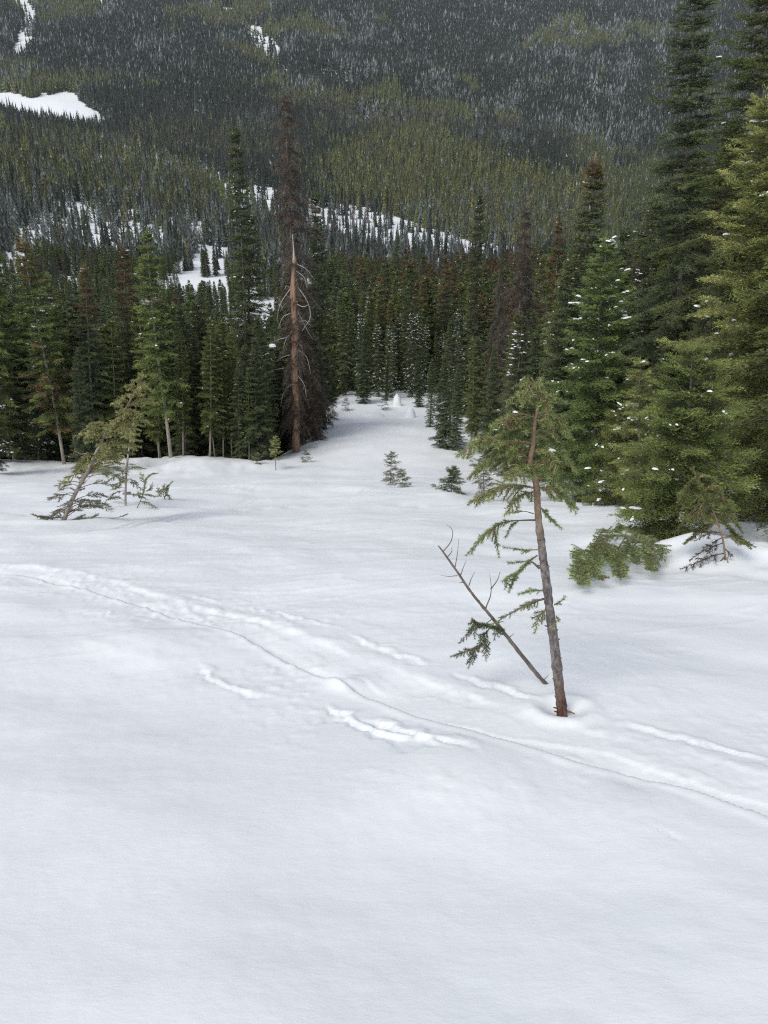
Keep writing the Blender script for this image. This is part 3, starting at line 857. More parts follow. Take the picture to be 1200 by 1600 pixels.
skyb = np.full(1600, 1600.0)
vis = np.zeros(n)
def cover(u, vt, vb, h, write=True):
    a, b = int(max(0, u - h + 200)), int(min(1599, u + h + 200))
    if b <= a: return 0
    c = np.arange(a, b + 1) - 200
    prof = vt + np.abs(c - u) / max(h, 1) * (vb - vt) * .85
    s = skyb[a:b + 1]
    inside = (c >= 0) & (c < 1200)
    area = np.sum(np.clip(np.minimum(s, vb) - np.maximum(prof, 0), 0, None) * inside)
    skyb[a:b + 1] = np.minimum(s, prof)
    return area
extra = [(t[0], t[1], t[2], t[3], t[4]) for t in TREES]
order = sorted([(pts[i, 1], i, None) for i in range(n)] + [(t[1], -1, t) for t in extra])
for _, i, t in order:
    if t is None:
        vis[i] = cover(PU[i], PVt[i], PVb[i], hw[i])
    else:
        u, vb = project(t[0], t[1], t[2]); _, vt = project(t[0], t[1], t[2] + t[3])
        cover(float(u), float(vt), float(vb), t[4] * 1200 / t[1])
N_SINGLE = 300 - len(TREES) - 11
rank = np.argsort(-vis)
single = set(int(i) for i in rank[:N_SINGLE] if vis[i] > 25)

def pick_kind(i):
    x, y = pts[i]; q = r_.uniform()
    vt = PVt[i]; u = PU[i]
    if u > 560 and u < 860 and y > 55:
        if vt < 475 and q < .45: return 'rusty_fir'
        if vt > 425 and q < .75 and u < 780: return 'snowy_fir'
        if q < .47: return 'dead_fir'
        return 'slim_fir' if q < .8 else 'wide_spruce'
    if u < 440 and y < 44 and q < .45: return 'high_stem_fir'
    if u < 480 and y > 190: return 'snowy_fir' if q < .42 else 'dead_fir' if q < .5 else 'wide_spruce' if q < .7 else 'slim_fir'
    if u < 480:
        if vt < 470 and q < .42: return 'rusty_fir'
        if q < .22: return 'snowy_fir'
        if q < .28: return 'dead_fir'
        return 'wide_spruce' if q < .5 else 'slim_fir'
    if q < .08: return 'dead_fir'
    if q < .16: return 'rusty_fir'
    if q < .24: return 'snowy_fir'
    return 'wide_spruce' if q < .5 else 'slim_fir'
pk = [pick_kind(i) for i in range(n)]
FTXT = {'slim_fir': 'slim dark green fir', 'wide_spruce': 'olive green spruce', 'rusty_fir': 'fir with rust-brown top',
        'snowy_fir': 'snow-flecked dark fir', 'dead_fir': 'brown dead conifer', 'high_stem_fir': 'fir on a bare pale stem'}
LAND = [(447, 138, 'the tall brown dead tree'), (462, 440, 'the orange barkless trunk'), (374, 196, 'the tall dark spire'), (226, 362, 'the bare-stemmed green fir'),
        (573, 503, 'the lone dense fir'), (641, 600, 'the round snow lump'), (747, 303, 'the tall middle fir'), (824, 318, 'the dark dead tree'), (869, 345, 'the orange-tipped fir'),
        (926, 252, 'the brownish-tipped tall fir'), (948, 372, 'the snow-dotted fir'), (1103, 60, 'the tallest dark spruce'), (131, 418, 'the bright rust top'), (38, 378, 'the rust-patched fir'),
        (396, 528, 'the blue-green young fir'), (700, 558, 'the young fir row'), (830, 590, 'the foreground tree tip'), (783, 400, 'the reddish dead tree'), (490, 300, 'the fir beyond the snag'),
        (331, 505, 'the thin pale-stemmed fir')]
def describe(i):
    u, v = PU[i], PVt[i]
    d = [math.hypot(u - a, (v - b) * .7) for a, b, _ in LAND]; j = int(np.argmin(d)); a, b, nm = LAND[j]
    du, dv = u - a, v - b
    rel = ('above ' if dv < -25 else 'below ' if dv > 25 else '') if abs(du) < 14 else ('left of ' if du < 0 else 'right of ')
    if abs(du) >= 14 and abs(du) < 34: rel = 'just ' + rel
    if rel == '': rel = 'behind '
    return rel + nm
ORD = {8: ['highest of eight'] + [q + ' of eight' for q in ('second', 'third', 'fourth', 'fifth', 'sixth', 'seventh')] + ['lowest of eight'],
       7: ['highest of seven'] + [q + ' of seven' for q in ('second', 'third', 'fourth', 'fifth', 'sixth')] + ['lowest of seven'],
       2: ['higher of two', 'lower of two'], 3: ['highest of three', 'middle of three', 'lowest of three'],
       4: ['highest of four', 'second highest of four', 'third highest of four', 'lowest of four'],
       5: ['highest of five', 'second highest of five', 'middle of five', 'fourth highest of five', 'lowest of five'],
       6: ['highest of six', 'second highest of six', 'third highest of six', 'fourth highest of six', 'fifth highest of six', 'lowest of six']}
sets = {}
for i in single: sets.setdefault((pk[i], describe(i)), []).append(i)
LABEL = {}
for (k, w), ids in sets.items():
    ids.sort(key=lambda i: PVt[i])
    for m, i in enumerate(ids):
        LABEL[i] = FTXT[k] + ' ' + w + (', ' + ORD[len(ids)][m] if len(ids) in ORD else '')
for i in sorted(single):
    x, y = pts[i]; k = pk[i]
    s = PH[i] / 10
    wd = s * r_.uniform(.85, 1.15) * (.85 if y > 60 else 1.05)
    t = place_tree('dead_tree' if k == 'dead_fir' else 'spruce_tree' if k == 'wide_spruce' else 'fir_tree', KINDS[k], (x, y, PZ[i]), 0, (wd, wd, s),
                   LABEL[i], 'tree', FTXT[k] + ', standing in the forest')
    t.rotation_euler = (r_.uniform(-.04, .04), r_.uniform(-.04, .04), r_.uniform(0, 6.28))
print('forest candidates', n, 'single', len(single), 'min vis', vis[rank[N_SINGLE - 1]] if n > N_SINGLE else 0)

# ------------------------------------------------------------------ instancing of the rest
PROTO = {}
def joined(key, mats):
    """one mesh out of a kind's parts, for the mass of trees"""
    me = bpy.data.meshes.new('tree_' + key)
    parts = [KINDS[key][p] for p in KINDS[key] if p != 'limbs']
    co, li, mi, tt, off = [], [], [], [], 0
    slots = []; ls = []; tot = 0
    for p in parts:
        a = np.empty(len(p.vertices) * 3, np.float32); p.vertices.foreach_get('co', a); co.append(a.reshape(-1, 3))
        l = np.empty(len(p.loops), np.int32); p.loops.foreach_get('vertex_index', l); li.append(l + off); off += len(p.vertices)
        st = np.empty(len(p.polygons), np.int32); p.polygons.foreach_get('loop_start', st); ls.append(st + tot); tot += len(p.loops)
        m = np.empty(len(p.polygons), np.int32); p.polygons.foreach_get('material_index', m); mi.append(m + len(slots))
        t = np.full(len(p.polygons), .5, np.float32)
        if 'tint' in p.attributes: p.attributes['tint'].data.foreach_get('value', t)
        tt.append(t); slots += list(p.materials)
    me.vertices.add(off); me.vertices.foreach_set('co', np.concatenate(co).ravel())
    me.loops.add(tot); me.loops.foreach_set('vertex_index', np.concatenate(li))
    k = sum(len(q) for q in mi)
    me.polygons.add(k); me.polygons.foreach_set('loop_start', np.concatenate(ls)); me.polygons.foreach_set('material_index', np.concatenate(mi))
    for s in slots: me.materials.append(s)
    me.update(calc_edges=True)
    a = me.attributes.new('tint', 'FLOAT', 'FACE'); a.data.foreach_set('value', np.concatenate(tt))
    return me

def instancer(name, protos, P, kindex, scl, rot, label, kindtag='stuff'):
    """one object that grows a tree of kind kindex[i] on each point"""
    me = bpy.data.meshes.new(name); me.vertices.add(len(P)); me.vertices.foreach_set('co', P.astype(np.float32).ravel())
    a = me.attributes.new('kind_index', 'INT', 'POINT'); a.data.foreach_set('value', kindex.astype(np.int32))
    a = me.attributes.new('tree_scale', 'FLOAT_VECTOR', 'POINT'); a.data.foreach_set('vector', scl.astype(np.float32).ravel())
    a = me.attributes.new('tree_rotation', 'FLOAT_VECTOR', 'POINT'); a.data.foreach_set('vector', rot.astype(np.float32).ravel())
    me.update()
    o = link(name, me); tag(o, label, None, None, kindtag)
    coll = bpy.data.collections.new(name + '_kinds')
    for i, pm in enumerate(protos):
        po = bpy.data.objects.new('%02d_%s' % (i, pm.name), pm); coll.objects.link(po)
    g = bpy.data.node_groups.new(name + '_grow', 'GeometryNodeTree')
    g.interface.new_socket('Geometry', in_out='INPUT', socket_type='NodeSocketGeometry'); g.interface.new_socket('Geometry', in_out='OUTPUT', socket_type='NodeSocketGeometry')
    gi = g.nodes.new('NodeGroupInput'); go = g.nodes.new('NodeGroupOutput')
    ip = g.nodes.new('GeometryNodeInstanceOnPoints'); ci = g.nodes.new('GeometryNodeCollectionInfo')
    ci.inputs['Collection'].default_value = coll; ci.inputs['Separate Children'].default_value = True; ci.inputs['Reset Children'].default_value = True
    ip.inputs['Pick Instance'].default_value = True
    def at(nm, ty):
        q = g.nodes.new('GeometryNodeInputNamedAttribute'); q.data_type = ty; q.inputs['Name'].default_value = nm; return q.outputs['Attribute']
    g.links.new(gi.outputs[0], ip.inputs['Points']); g.links.new(ci.outputs[0], ip.inputs['Instance'])
    g.links.new(at('kind_index', 'INT'), ip.inputs['Instance Index'])
    g.links.new(at('tree_scale', 'FLOAT_VECTOR'), ip.inputs['Scale'])
    e2r = g.nodes.new('FunctionNodeEulerToRotation'); g.links.new(at('tree_rotation', 'FLOAT_VECTOR'), e2r.inputs[0]); g.links.new(e2r.outputs[0], ip.inputs['Rotation'])
    g.links.new(ip.outputs[0], go.inputs[0])
    md = o.modifiers.new('grow', 'NODES'); md.node_group = g
    return o

rest = np.array([i for i in range(n) if i not in single])
LOWK = {'high_stem_fir': 0, 'slim_fir': 0, 'wide_spruce': 1, 'rusty_fir': 2, 'snowy_fir': 3, 'dead_fir': 4}
pr = [joined(k, None) for k in ('low_fir', 'low_spruce', 'low_rusty', 'low_snowy')] + [joined('dead_fir', None)]
ki = np.array([LOWK[pk[i]] for i in rest])
sc = (PH[rest] / 10)[:, None] * np.stack([r_.uniform(.85, 1.15, len(rest))] * 2 + [np.ones(len(rest))], 1)
ro = np.stack([r_.uniform(-.05, .05, len(rest)), r_.uniform(-.05, .05, len(rest)), r_.uniform(0, 6.28, len(rest))], 1)
instancer('forest', pr, np.stack([pts[rest, 0], pts[rest, 1], PZ[rest]], 1), ki, sc, ro, 'dense conifer forest filling the slope below the run behind the trees in front')

# ------------------------------------------------------------------ the far slopes
def far_tree(seed, H, rad, tiers, mat_frac=0.0, per=7, sparse=0.0):
    """ragged little spire: tiers of drooping pointed boughs; H metres"""
    r = np.random.default_rng(seed); T = []; mi = []; tt = []
    for k in range(tiers):
        q = k / (tiers - 1); z = H * (.06 + .90 * q); R0 = rad * (1 - q) ** .8 + .05 * rad
        a0 = r.uniform(0, 6.28); off = r.uniform(-.10, .10, 2) * rad
        for j in range(per):
            if r.uniform() < sparse: continue
            a = a0 + 2 * math.pi * j / per + r.uniform(-.25, .25); rr = R0 * r.uniform(.55, 1.3)
            h = H / tiers * r.uniform(1.1, 1.9)
            w = 2 * math.pi / per * .62
            tip = np.array([math.cos(a) * rr + off[0], math.sin(a) * rr + off[1], z - h * .35])
            l = np.array([math.cos(a - w) * rr * .5, math.sin(a - w) * rr * .5, z - h * .05]); m = np.array([math.cos(a + w) * rr * .5, math.sin(a + w) * rr * .5, z - h * .05])
            c = np.array([off[0] * .3, off[1] * .3, z + h * .75])
            T += [[c, l, tip], [c, tip, m]]
            fr = r.uniform() < mat_frac
            mi += [1 if fr else 0] * 2; tt += [r.uniform(.1, .9)] * 2
    T += [[np.array([-.12, 0, 0]), np.array([.12, 0, 0]), np.array([0, 0, H * .4])], [np.array([0, -.12, 0]), np.array([0, .12, 0]), np.array([0, 0, H * .4])],
          [np.array([-.12, 0, H * .9]), np.array([.12, 0, H * .9]), np.array([0, 0, H * 1.05])], [np.array([0, -.12, H * .9]), np.array([0, .12, H * .9]), np.array([0, 0, H * 1.05])]]
    mi += [2] * 2 + [0] * 2; tt += [.5] * 4
    return T, mi, tt
FAR = []
def far_kind(nm, seed, mat, frost, tiers=9, per=7, rad=1.75, sparse=0.0):
    T, mi, tt = far_tree(seed, 12.0, rad, tiers, frost, per, sparse)
    FAR.append(mesh_tris('far_' + nm, np.array(T), mi, tt, (M[mat], M['frost'], M['bark'])))
M['far_dark'] = needle_mat('distant_dark_needles', (.018, .027, .020), (.052, .066, .046), .35)
M['far_olive'] = needle_mat('distant_olive_needles', (.050, .062, .028), (.145, .160, .070), .3)
M['far_yellow'] = needle_mat('distant_yellow_needles', (.072, .080, .026), (.225, .228, .080), .25)
M['far_frost'] = needle_mat('distant_frosted_needles', (.050, .066, .058), (.170, .195, .180), .35, .01)
M['far_grey'] = needle_mat('distant_bare_trees', (.055, .048, .046), (.150, .135, .125), .3)
far_kind('dark_a', 1, 'far_dark', 0); far_kind('dark_b', 2, 'far_dark', .03)            # 0 1
far_kind('olive_a', 3, 'far_olive', 0); far_kind('olive_b', 4, 'far_olive', .06)          # 2 3
far_kind('yellow_a', 5, 'far_yellow', 0); far_kind('yellow_b', 6, 'far_yellow', .05)      # 4 5
far_kind('frost_a', 7, 'far_frost', .08); far_kind('frost_b', 8, 'far_frost', .20)         # 6 7
far_kind('grey_a', 9, 'far_grey', .05, sparse=.35, rad=1.2); far_kind('grey_b', 10, 'far_grey', .12, sparse=.45, rad=1.2)   # 8 9
for j, (a, b, c, d) in enumerate(((11, 'far_dark', 0, 5), (12, 'far_dark', .04, 5), (13, 'far_olive', 0, 5), (14, 'far_frost', .14, 5), (15, 'far_grey', .1, 5))):   # 10..14 simple ones
    far_kind('simple_%d' % j, a, b, c, tiers=5, per=5, rad=2.0)

def inpoly(u, v, P):
    P = np.array(P, float); c = np.zeros(u.shape, bool); j = len(P) - 1
    for i in range(len(P)):
        a, b = P[i], P[j]
        m = ((a[1] > v) != (b[1] > v)) & (u < (b[0] - a[0]) * (v - a[1]) / (b[1] - a[1] + 1e-9) + a[0])
        c ^= m; j = i
    return c

def grow_far():
    r = np.random.default_rng(99)
    X, Y = [], []
    for (y0, y1, sp) in ((320, 620, 2.7), (620, 1100, 3.1), (1100, 1700, 3.8), (1700, 2500, 4.8)):
        W = y1 * .56
        gx = np.arange(-W, W, sp); gy = np.arange(y0, y1, sp)
        x, y = np.meshgrid(gx, gy); x = (x + r.uniform(-.48, .48, x.shape) * sp).ravel(); y = (y + r.uniform(-.48, .48, y.shape) * sp).ravel()
        k = np.abs(x) < y * .53 + 8
        X.append(x[k]); Y.append(y[k])
    x = np.concatenate(X); y = np.concatenate(Y)
    z = base_height(x, y)
    u, v = project(x, y, z)
    k = (v > -70) & (u > -60) & (u < 1260)
    x, y, z, u, v = x[k], y[k], z[k], u[k], v[k]
    n = len(x); q = r.uniform(size=n)
    wu = 12 * fbm(x / 60, y / 60, 3, 121); uu, vv = u + wu * 1.5, v + wu * .8          # ragged edges to every clearing
    dens = np.ones(n)
    def clear(P, d):
        dens[inpoly(uu, vv, P)] = d
    # sparse speckle on the upper slopes
    spk = fbm(x / 45, y / 70, 3, 131)
    dens *= np.where((spk > .42) & (y > 800), .6, 1)
    clear([(780, 60), (1010, 40), (1040, 190), (930, 215), (790, 160), (740, 130)], .97)
    clear([(600, 30), (740, 25), (760, 150), (640, 140), (520, 110)], .97)
    clear([(-60, 142), (0, 146), (45, 149), (70, 146), (105, 142), (128, 155), (136, 166), (160, 178), (182, 202), (150, 208), (110, 203), (60, 196), (0, 184), (-60, 172)], .0)
    clear([(140, -20), (190, -20), (232, 34), (205, 50), (160, 32)], .28); clear([(60, 40), (95, 48), (90, 66), (62, 60)], .4); clear([(110, 10), (130, 14), (128, 34), (112, 30)], .3)
    clear([(775, 40), (800, 36), (815, 60), (800, 110), (775, 108)], .4); clear([(885, 40), (900, 44), (898, 74), (884, 70)], .2); clear([(655, 40), (730, 36), (726, 60), (660, 66)], .5); clear([(820, 70), (835, 90), (800, 150), (780, 140)], .45)
    clear([(20, -30), (52, -30), (60, 40), (54, 96), (28, 96), (32, 36)], .02)
    clear([(376, 40), (412, 44), (440, 70), (446, 100), (412, 100), (390, 74)], .05); clear([(338, 8), (368, 12), (366, 36), (340, 34)], .1)
    clear([(424, 96), (450, 100), (448, 130), (428, 126)], .2); clear([(486, 104), (545, 112), (600, 120), (595, 146), (490, 130)], .3)
    clear([(440, 26), (465, 30), (460, 48), (448, 46)], .4)
    clear([(255, 162), (345, 168), (340, 184), (255, 178)], .5); clear([(256, 100), (276, 104), (274, 124), (260, 122)], .3)
    clear([(712, 258), (726, 258), (727, 276), (714, 276)], .0)
    gp = fbm(x / 10, y / 45, 2, 171)
    dens = np.where((y > 850) & (gp > .44) & (fbm(x / 160, y / 200, 2, 172) > -.02), np.minimum(dens, .22), dens)
    clear([(585, -80), (1060, -80), (1010, 30), (880, 36), (810, 80), (775, 150), (700, 125), (610, 70)], 1.0)
    # the open snowy strip along the valley
    clear([(110, 240), (300, 258), (365, 270), (365, 306), (300, 298), (110, 268)], .24)
    clear([(345, 282), (400, 290), (450, 296), (450, 370), (430, 430), (372, 400), (345, 370)], .12)
    clear([(450, 340), (620, 378), (700, 398), (700, 440), (450, 440)], .60)
    clear([(470, 306), (560, 320), (650, 350), (735, 378), (830, 390), (880, 420), (700, 430), (620, 410), (560, 386), (470, 372)], .085)
    clear([(720, 388), (830, 396), (860, 416), (720, 416)], .02)
    # lower part of the left hill: frosted and open
    low = inpoly(u, v, [(-60, 310), (140, 315), (300, 345), (460, 345), (460, 470), (-60, 470)])
    gap = fbm(x / 9, y / 38, 2, 141)
    dens = np.where(low, np.where(gap > .06, .14, .92), dens)
    clear([(312, 384), (366, 390), (368, 450), (312, 450)], .05); clear([(200, 352), (262, 358), (268, 415), (204, 410)], .15); clear([(136, 325), (160, 330), (160, 395), (138, 390)], .15)
    clear([(20, 370), (60, 372), (70, 430), (20, 430)], .15); clear([(95, 400), (130, 402), (130, 450), (95, 450)], .15); clear([(120, 228), (140, 232), (142, 262), (124, 258)], .1); clear([(160, 250), (190, 254), (190, 280), (162, 276)], .12)
    keep = q < dens
    x, y, z, u, v = x[keep], y[keep], z[keep], u[keep], v[keep]; low = low[keep]; dens = dens[keep]
    n = len(x); q = r.uniform(size=n); sel = r.integers(0, 2, n)
    zone = fbm(x / 120, y / 150, 3, 151); zone2 = fbm(x / 50, y / 60, 3, 152)
    ki = np.where(zone + .3 * zone2 > .20, 2, 0)                       # dark or olive
    upper = inpoly(u, v, [(-60, 195), (60, 205), (200, 235), (300, 265), (420, 320), (420, 350), (300, 345), (140, 335), (-60, 340)])
    ki = np.where(upper, np.where(q < .22, 4, np.where(q < .62, 2, np.where(q < .8, 6, 0))), ki)
    ki = np.where(low, np.where(q < .42, 6, np.where(q < .58, 2, np.where(q < .74, 8, 0))), ki)
    yel = inpoly(u + 26 * zone2 + r.normal(0, 16, n), v + 18 * zone2 + r.normal(0, 7, n), [(480, 268), (540, 238), (640, 212), (740, 236), (900, 290), (1000, 350), (930, 392), (800, 396), (640, 350), (500, 312)])
    ki = np.where(yel, np.where(q < .44, 4, np.where(q < .84, 2, 0)), ki)
    yel2 = inpoly(u, v, [(600, 345), (800, 396), (960, 396), (960, 340), (800, 300)])
    ki = np.where(yel2, np.where(q < .5, 2, np.where(q < .75, 6, 4)), ki)
    val = inpoly(u, v, [(460, 318), (620, 360), (840, 400), (840, 470), (460, 470)]) 
    ki = np.where(val, np.where(q < .40, 8, np.where(q < .65, 6, 0)), ki)
    fro = inpoly(u, v, [(770, 50), (1030, 30), (1060, 230), (960, 260), (760, 170)]) | inpoly(u, v, [(520, 20), (760, 30), (700, 170), (520, 130)]) 
    fc = fbm(x / 28, y / 60, 2, 161)
    ki = np.where(fro & (q < .45) & (fc > .20), 6, ki)
    ki = np.where(inpoly(u, v, [(585, -80), (1060, -80), (1010, 30), (880, 36), (810, 80), (775, 150), (700, 125), (610, 70)]) | inpoly(u, v, [(60, 60), (220, 50), (360, 90), (440, 130), (330, 160), (160, 130)]), 0, ki)
    band = inpoly(u, v, [(-60, 168), (200, 180), (500, 170), (900, 215), (900, 250), (640, 205), (480, 250), (420, 290), (200, 235), (-60, 195)])
    ki = np.where(band & (q < .30), 8, np.where(band & (ki == 2) & (q < .6), 0, ki))
    ki = np.where((zone2 < -.33) & (y > 900) & (q < .45), 6, ki)
    ki = np.where((q > .965), 8, ki)
    ki = ki + sel
    # simple shapes for the farthest
    far = y > 1150
    sim = np.select([ki < 2, ki < 4, ki < 6, ki < 8], [10 + sel, 12, 12, 13], 14)
    ki = np.where(far, sim, ki)
    H = np.interp(y, [320, 620, 1200, 2500], [10.5, 11.5, 15.5, 20]) / 12 * r.lognormal(0, .22, n)
    wd = H * r.uniform(.8, 1.2, n) * np.interp(y, [320, 1200, 2500], [1.05, 1.25, 1.6])
    # small trees on the rough edges
    sc = np.stack([wd, wd, H], 1)
    ro = np.stack([r.uniform(-.04, .04, n), r.uniform(-.04, .04, n), r.uniform(0, 6.28, n)], 1)
    print('far trees', n)
    for nm, m, lb in (('valley_forest', y <= 760, 'conifer forest on the near hill and valley floor, partly frosted, with open snow between'),
                      ('mountain_forest', y > 760, 'dark conifer forest covering the mountainside across the valley')):
        instancer(nm, FAR, np.stack([x[m], y[m], z[m] - .2], 1), ki[m], sc[m], ro[m], lb)
grow_far()

# ------------------------------------------------------------------ trees and stems built branch by branch
def curve_pts(P, n):
    """smooth resampling of a polyline (Catmull-Rom)"""
    P = np.asarray(P, float)
    if len(P) == 2: return P[0] + (P[1] - P[0]) * np.linspace(0, 1, n)[:, None]
    Q = np.vstack([2 * P[0] - P[1], P, 2 * P[-1] - P[-2]]); out = []
    ts = np.linspace(0, len(P) - 1, n)
    for t in ts:
        i = min(int(t), len(P) - 2); f = t - i
        a, b, c, d = Q[i], Q[i + 1], Q[i + 2], Q[i + 3]
        out.append(.5 * ((2 * b) + (-a + c) * f + (2 * a - 5 * b + 4 * c - d) * f * f + (-a + 3 * b - 3 * c + d) * f ** 3))
    return np.array(out)

def leafy_branch(parent, origin, P, r0, seed, mat, bark, temps, green0=.2, twig=.09, tl=.10, spacing=.028, side=.9, sag=.6, density=1.0, snow=0., r1=.25, name='branch', dead=0.0, axis=True):
    """a branch along P (world), a bark tube with side twigs; needles as its sub-part"""
    r = np.random.default_rng(seed)
    C = curve_pts(P, 12); C = C + np.cumsum(r.normal(0, .0016, C.shape) * (np.linalg.norm(C[-1] - C[0])), 0)
    seg = np.linalg.norm(np.diff(C, axis=0), axis=1); cum = np.concatenate([[0], np.cumsum(seg)]); L = cum[-1]
    rad = np.linspace(r0, r0 * r1, len(C))
    V, F = tube(C - origin, rad, 6, True, .12, seed); mb = MB().add(V, F)
    NP, ND, NL, NN = [], [], [], []
    m = int(L * (1 - green0) / spacing)
    Tn = norm(np.gradient(C, axis=0))
    def put(a, b, droop):
        """needles and bark along one twig from a to b"""
        d = b - a; l = np.linalg.norm(d); k = max(1, int(round(l / tl)))
        mid = a + d * .5 + np.array([0, 0, droop * l * .12])
        V, F = tube(np.array([a, mid, b]) - origin, [r0 * .22 + .0012, r0 * .16 + .001, .001], 4, False); mb.add(V, F)
        if r.uniform() < dead: return
        for j in range(k):
            p = a + d * (j / k); NP.append(p); ND.append(d / l + r.normal(0, .05, 3)); NL.append(l / k * 1.05); NN.append(r.normal(0, 1, 3))
    for j in range(m):
        s = L * (green0 + (1 - green0) * (j + r.uniform(0, .9)) / m)
        i = min(np.searchsorted(cum, s), len(C) - 1)
        p = C[i - 1] + (C[i] - C[i - 1]) * ((s - cum[i - 1]) / (seg[i - 1] + 1e-9)) if i else C[0]
        t = Tn[min(i, len(Tn) - 1)]
        sd = np.cross(t, [0, 0, 1]); sd /= np.linalg.norm(sd) + 1e-6
        sg = 1 if (j % 2) else -1
        if r.uniform() > density: continue
        q = s / L
        l = twig * r.uniform(.5, 1.15) * (1.15 - .6 * q)
        d = norm(t * r.uniform(.5, 1.0) + sd * sg * side * r.uniform(.6, 1.1) + np.array([0, 0, -sag * r.uniform(-.2, 1)]))
        put(p, p + d * l, .6)
    if m and axis:
        k = max(1, int(L * (1 - green0) / tl))
        for j in range(k):
            s = L * (green0 + (1 - green0) * j / k); i = max(1, min(np.searchsorted(cum, s), len(C) - 1))
            NP.append(C[i - 1]); ND.append(Tn[i - 1]); NL.append(tl * 1.05); NN.append(r.normal(0, 1, 3))
        NP.append(C[-1]); ND.append(Tn[-1]); NL.append(tl); NN.append(r.normal(0, 1, 3))
    b = link(name, mb.mesh(name, M[bark]), parent)
    if NP:
        NP, ND, NL, NN = map(np.array, (NP, ND, NL, NN))
        T, src = place_templates(temps, NP - origin, ND, NN, NL, seed)
        tb = np.clip(r.normal(.5, .18, len(NP)), 0, 1)
        tint = np.clip(tb[src] + r.normal(0, .15, len(src)), 0, 1)
        mi = (np.random.default_rng(seed + 1).uniform(size=len(NP)) < .03).astype(int)[src]
        nd = link('needles', mesh_tris('needles', T, mi, tint, (M[mat], M['rust'])), b)
        NTRI['needles'] = NTRI.get('needles', 0) + len(T)
        if snow:
            ok = r.uniform(size=len(NP)) < snow
            if ok.any():
                q = NP[ok] - origin + ND[ok] * NL[ok][:, None] * .5 + np.array([0, 0, .008])
                S, _ = place_templates(BLOBS, q, ND[ok] * np.array([1, 1, .4]), np.tile([0, 0, 1.], (ok.sum(), 1)), .014 * np.clip(r.lognormal(0, .3, ok.sum()), .5, 1.6), seed)
                so = link('snow_clumps', mesh_tris('snow_clumps', S, None, None, (M['snow'],)), b); so['kind'] = 'stuff'
    return b

def trunk_obj(parent, origin, P, rad, mat, sides=14, n=40, rough=.07, seed=1, name='trunk', knots=0):
    C = curve_pts(P, n); q = np.linspace(0, 1, n)
    rr = np.interp(q, np.linspace(0, 1, len(rad)), rad)
    r = np.random.default_rng(seed)
    rr = rr * (1 + .05 * r.normal(size=n))
    V, F = tube(C - origin, rr, sides, True, rough, seed); mb = MB().add(V, F)
    for k in range(knots):          # stubs of broken twigs and bark bumps
        i = r.integers(2, n - 6); a = r.uniform(0, 6.28)
        d = norm(np.array([math.cos(a), math.sin(a), r.uniform(.1, .6)]))
        l = rr[i] * r.uniform(1.25, 2.0)
        mb.tube(np.array([C[i], C[i] + d * l]) - origin, [rr[i] * .30, rr[i] * .12], 5)
    return link(name, mb.mesh(name, M[mat]), parent)

# ---- the small spruce in the foreground (zoomed sketch coordinates: 2.76 to one photo pixel)
def zz(X, Y): return 640 + X / 2.76, 560 + Y / 2.76
hb = HERO_BASE; hy = hb[1]
hero = empty('spruce_sapling', tuple(hb)); tag(hero, 'small crooked spruce with bare lower trunk and green top, standing beside the ski trench', 'sapling')
hk = math.sqrt(hy * hy + (hb[2] - EYE) ** 2) / 1200
def hp(X, Y, dy=0.0):
    u, v = zz(X, Y); return at_depth(u, v, hy + dy)
lower = [hp(657, 1560), hp(655, 1500), hp(643, 1400), hp(626, 1250), hp(606, 1100), hp(592, 980), hp(578, 880), hp(566, 780)]
upper = [hp(566, 780), hp(556, 700), hp(551, 620), hp(548, 560), hp(537, 490), hp(522, 440), hp(532, 380), hp(538, 300), hp(553, 210), hp(546, 130), hp(524, 80)]
trunk_obj(hero, hb, lower, [.032, .028, .0265, .025, .0232, .022, .0205, .019], 'hero_bark', 18, 60, .10, 3, knots=26)
trunk_obj(hero, hb, upper, [.019, .0175, .0165, .0155, .0145, .013, .011, .009, .007, .005, .003], 'hero_bark', 12, 44, .07, 4, name='leader', knots=8)
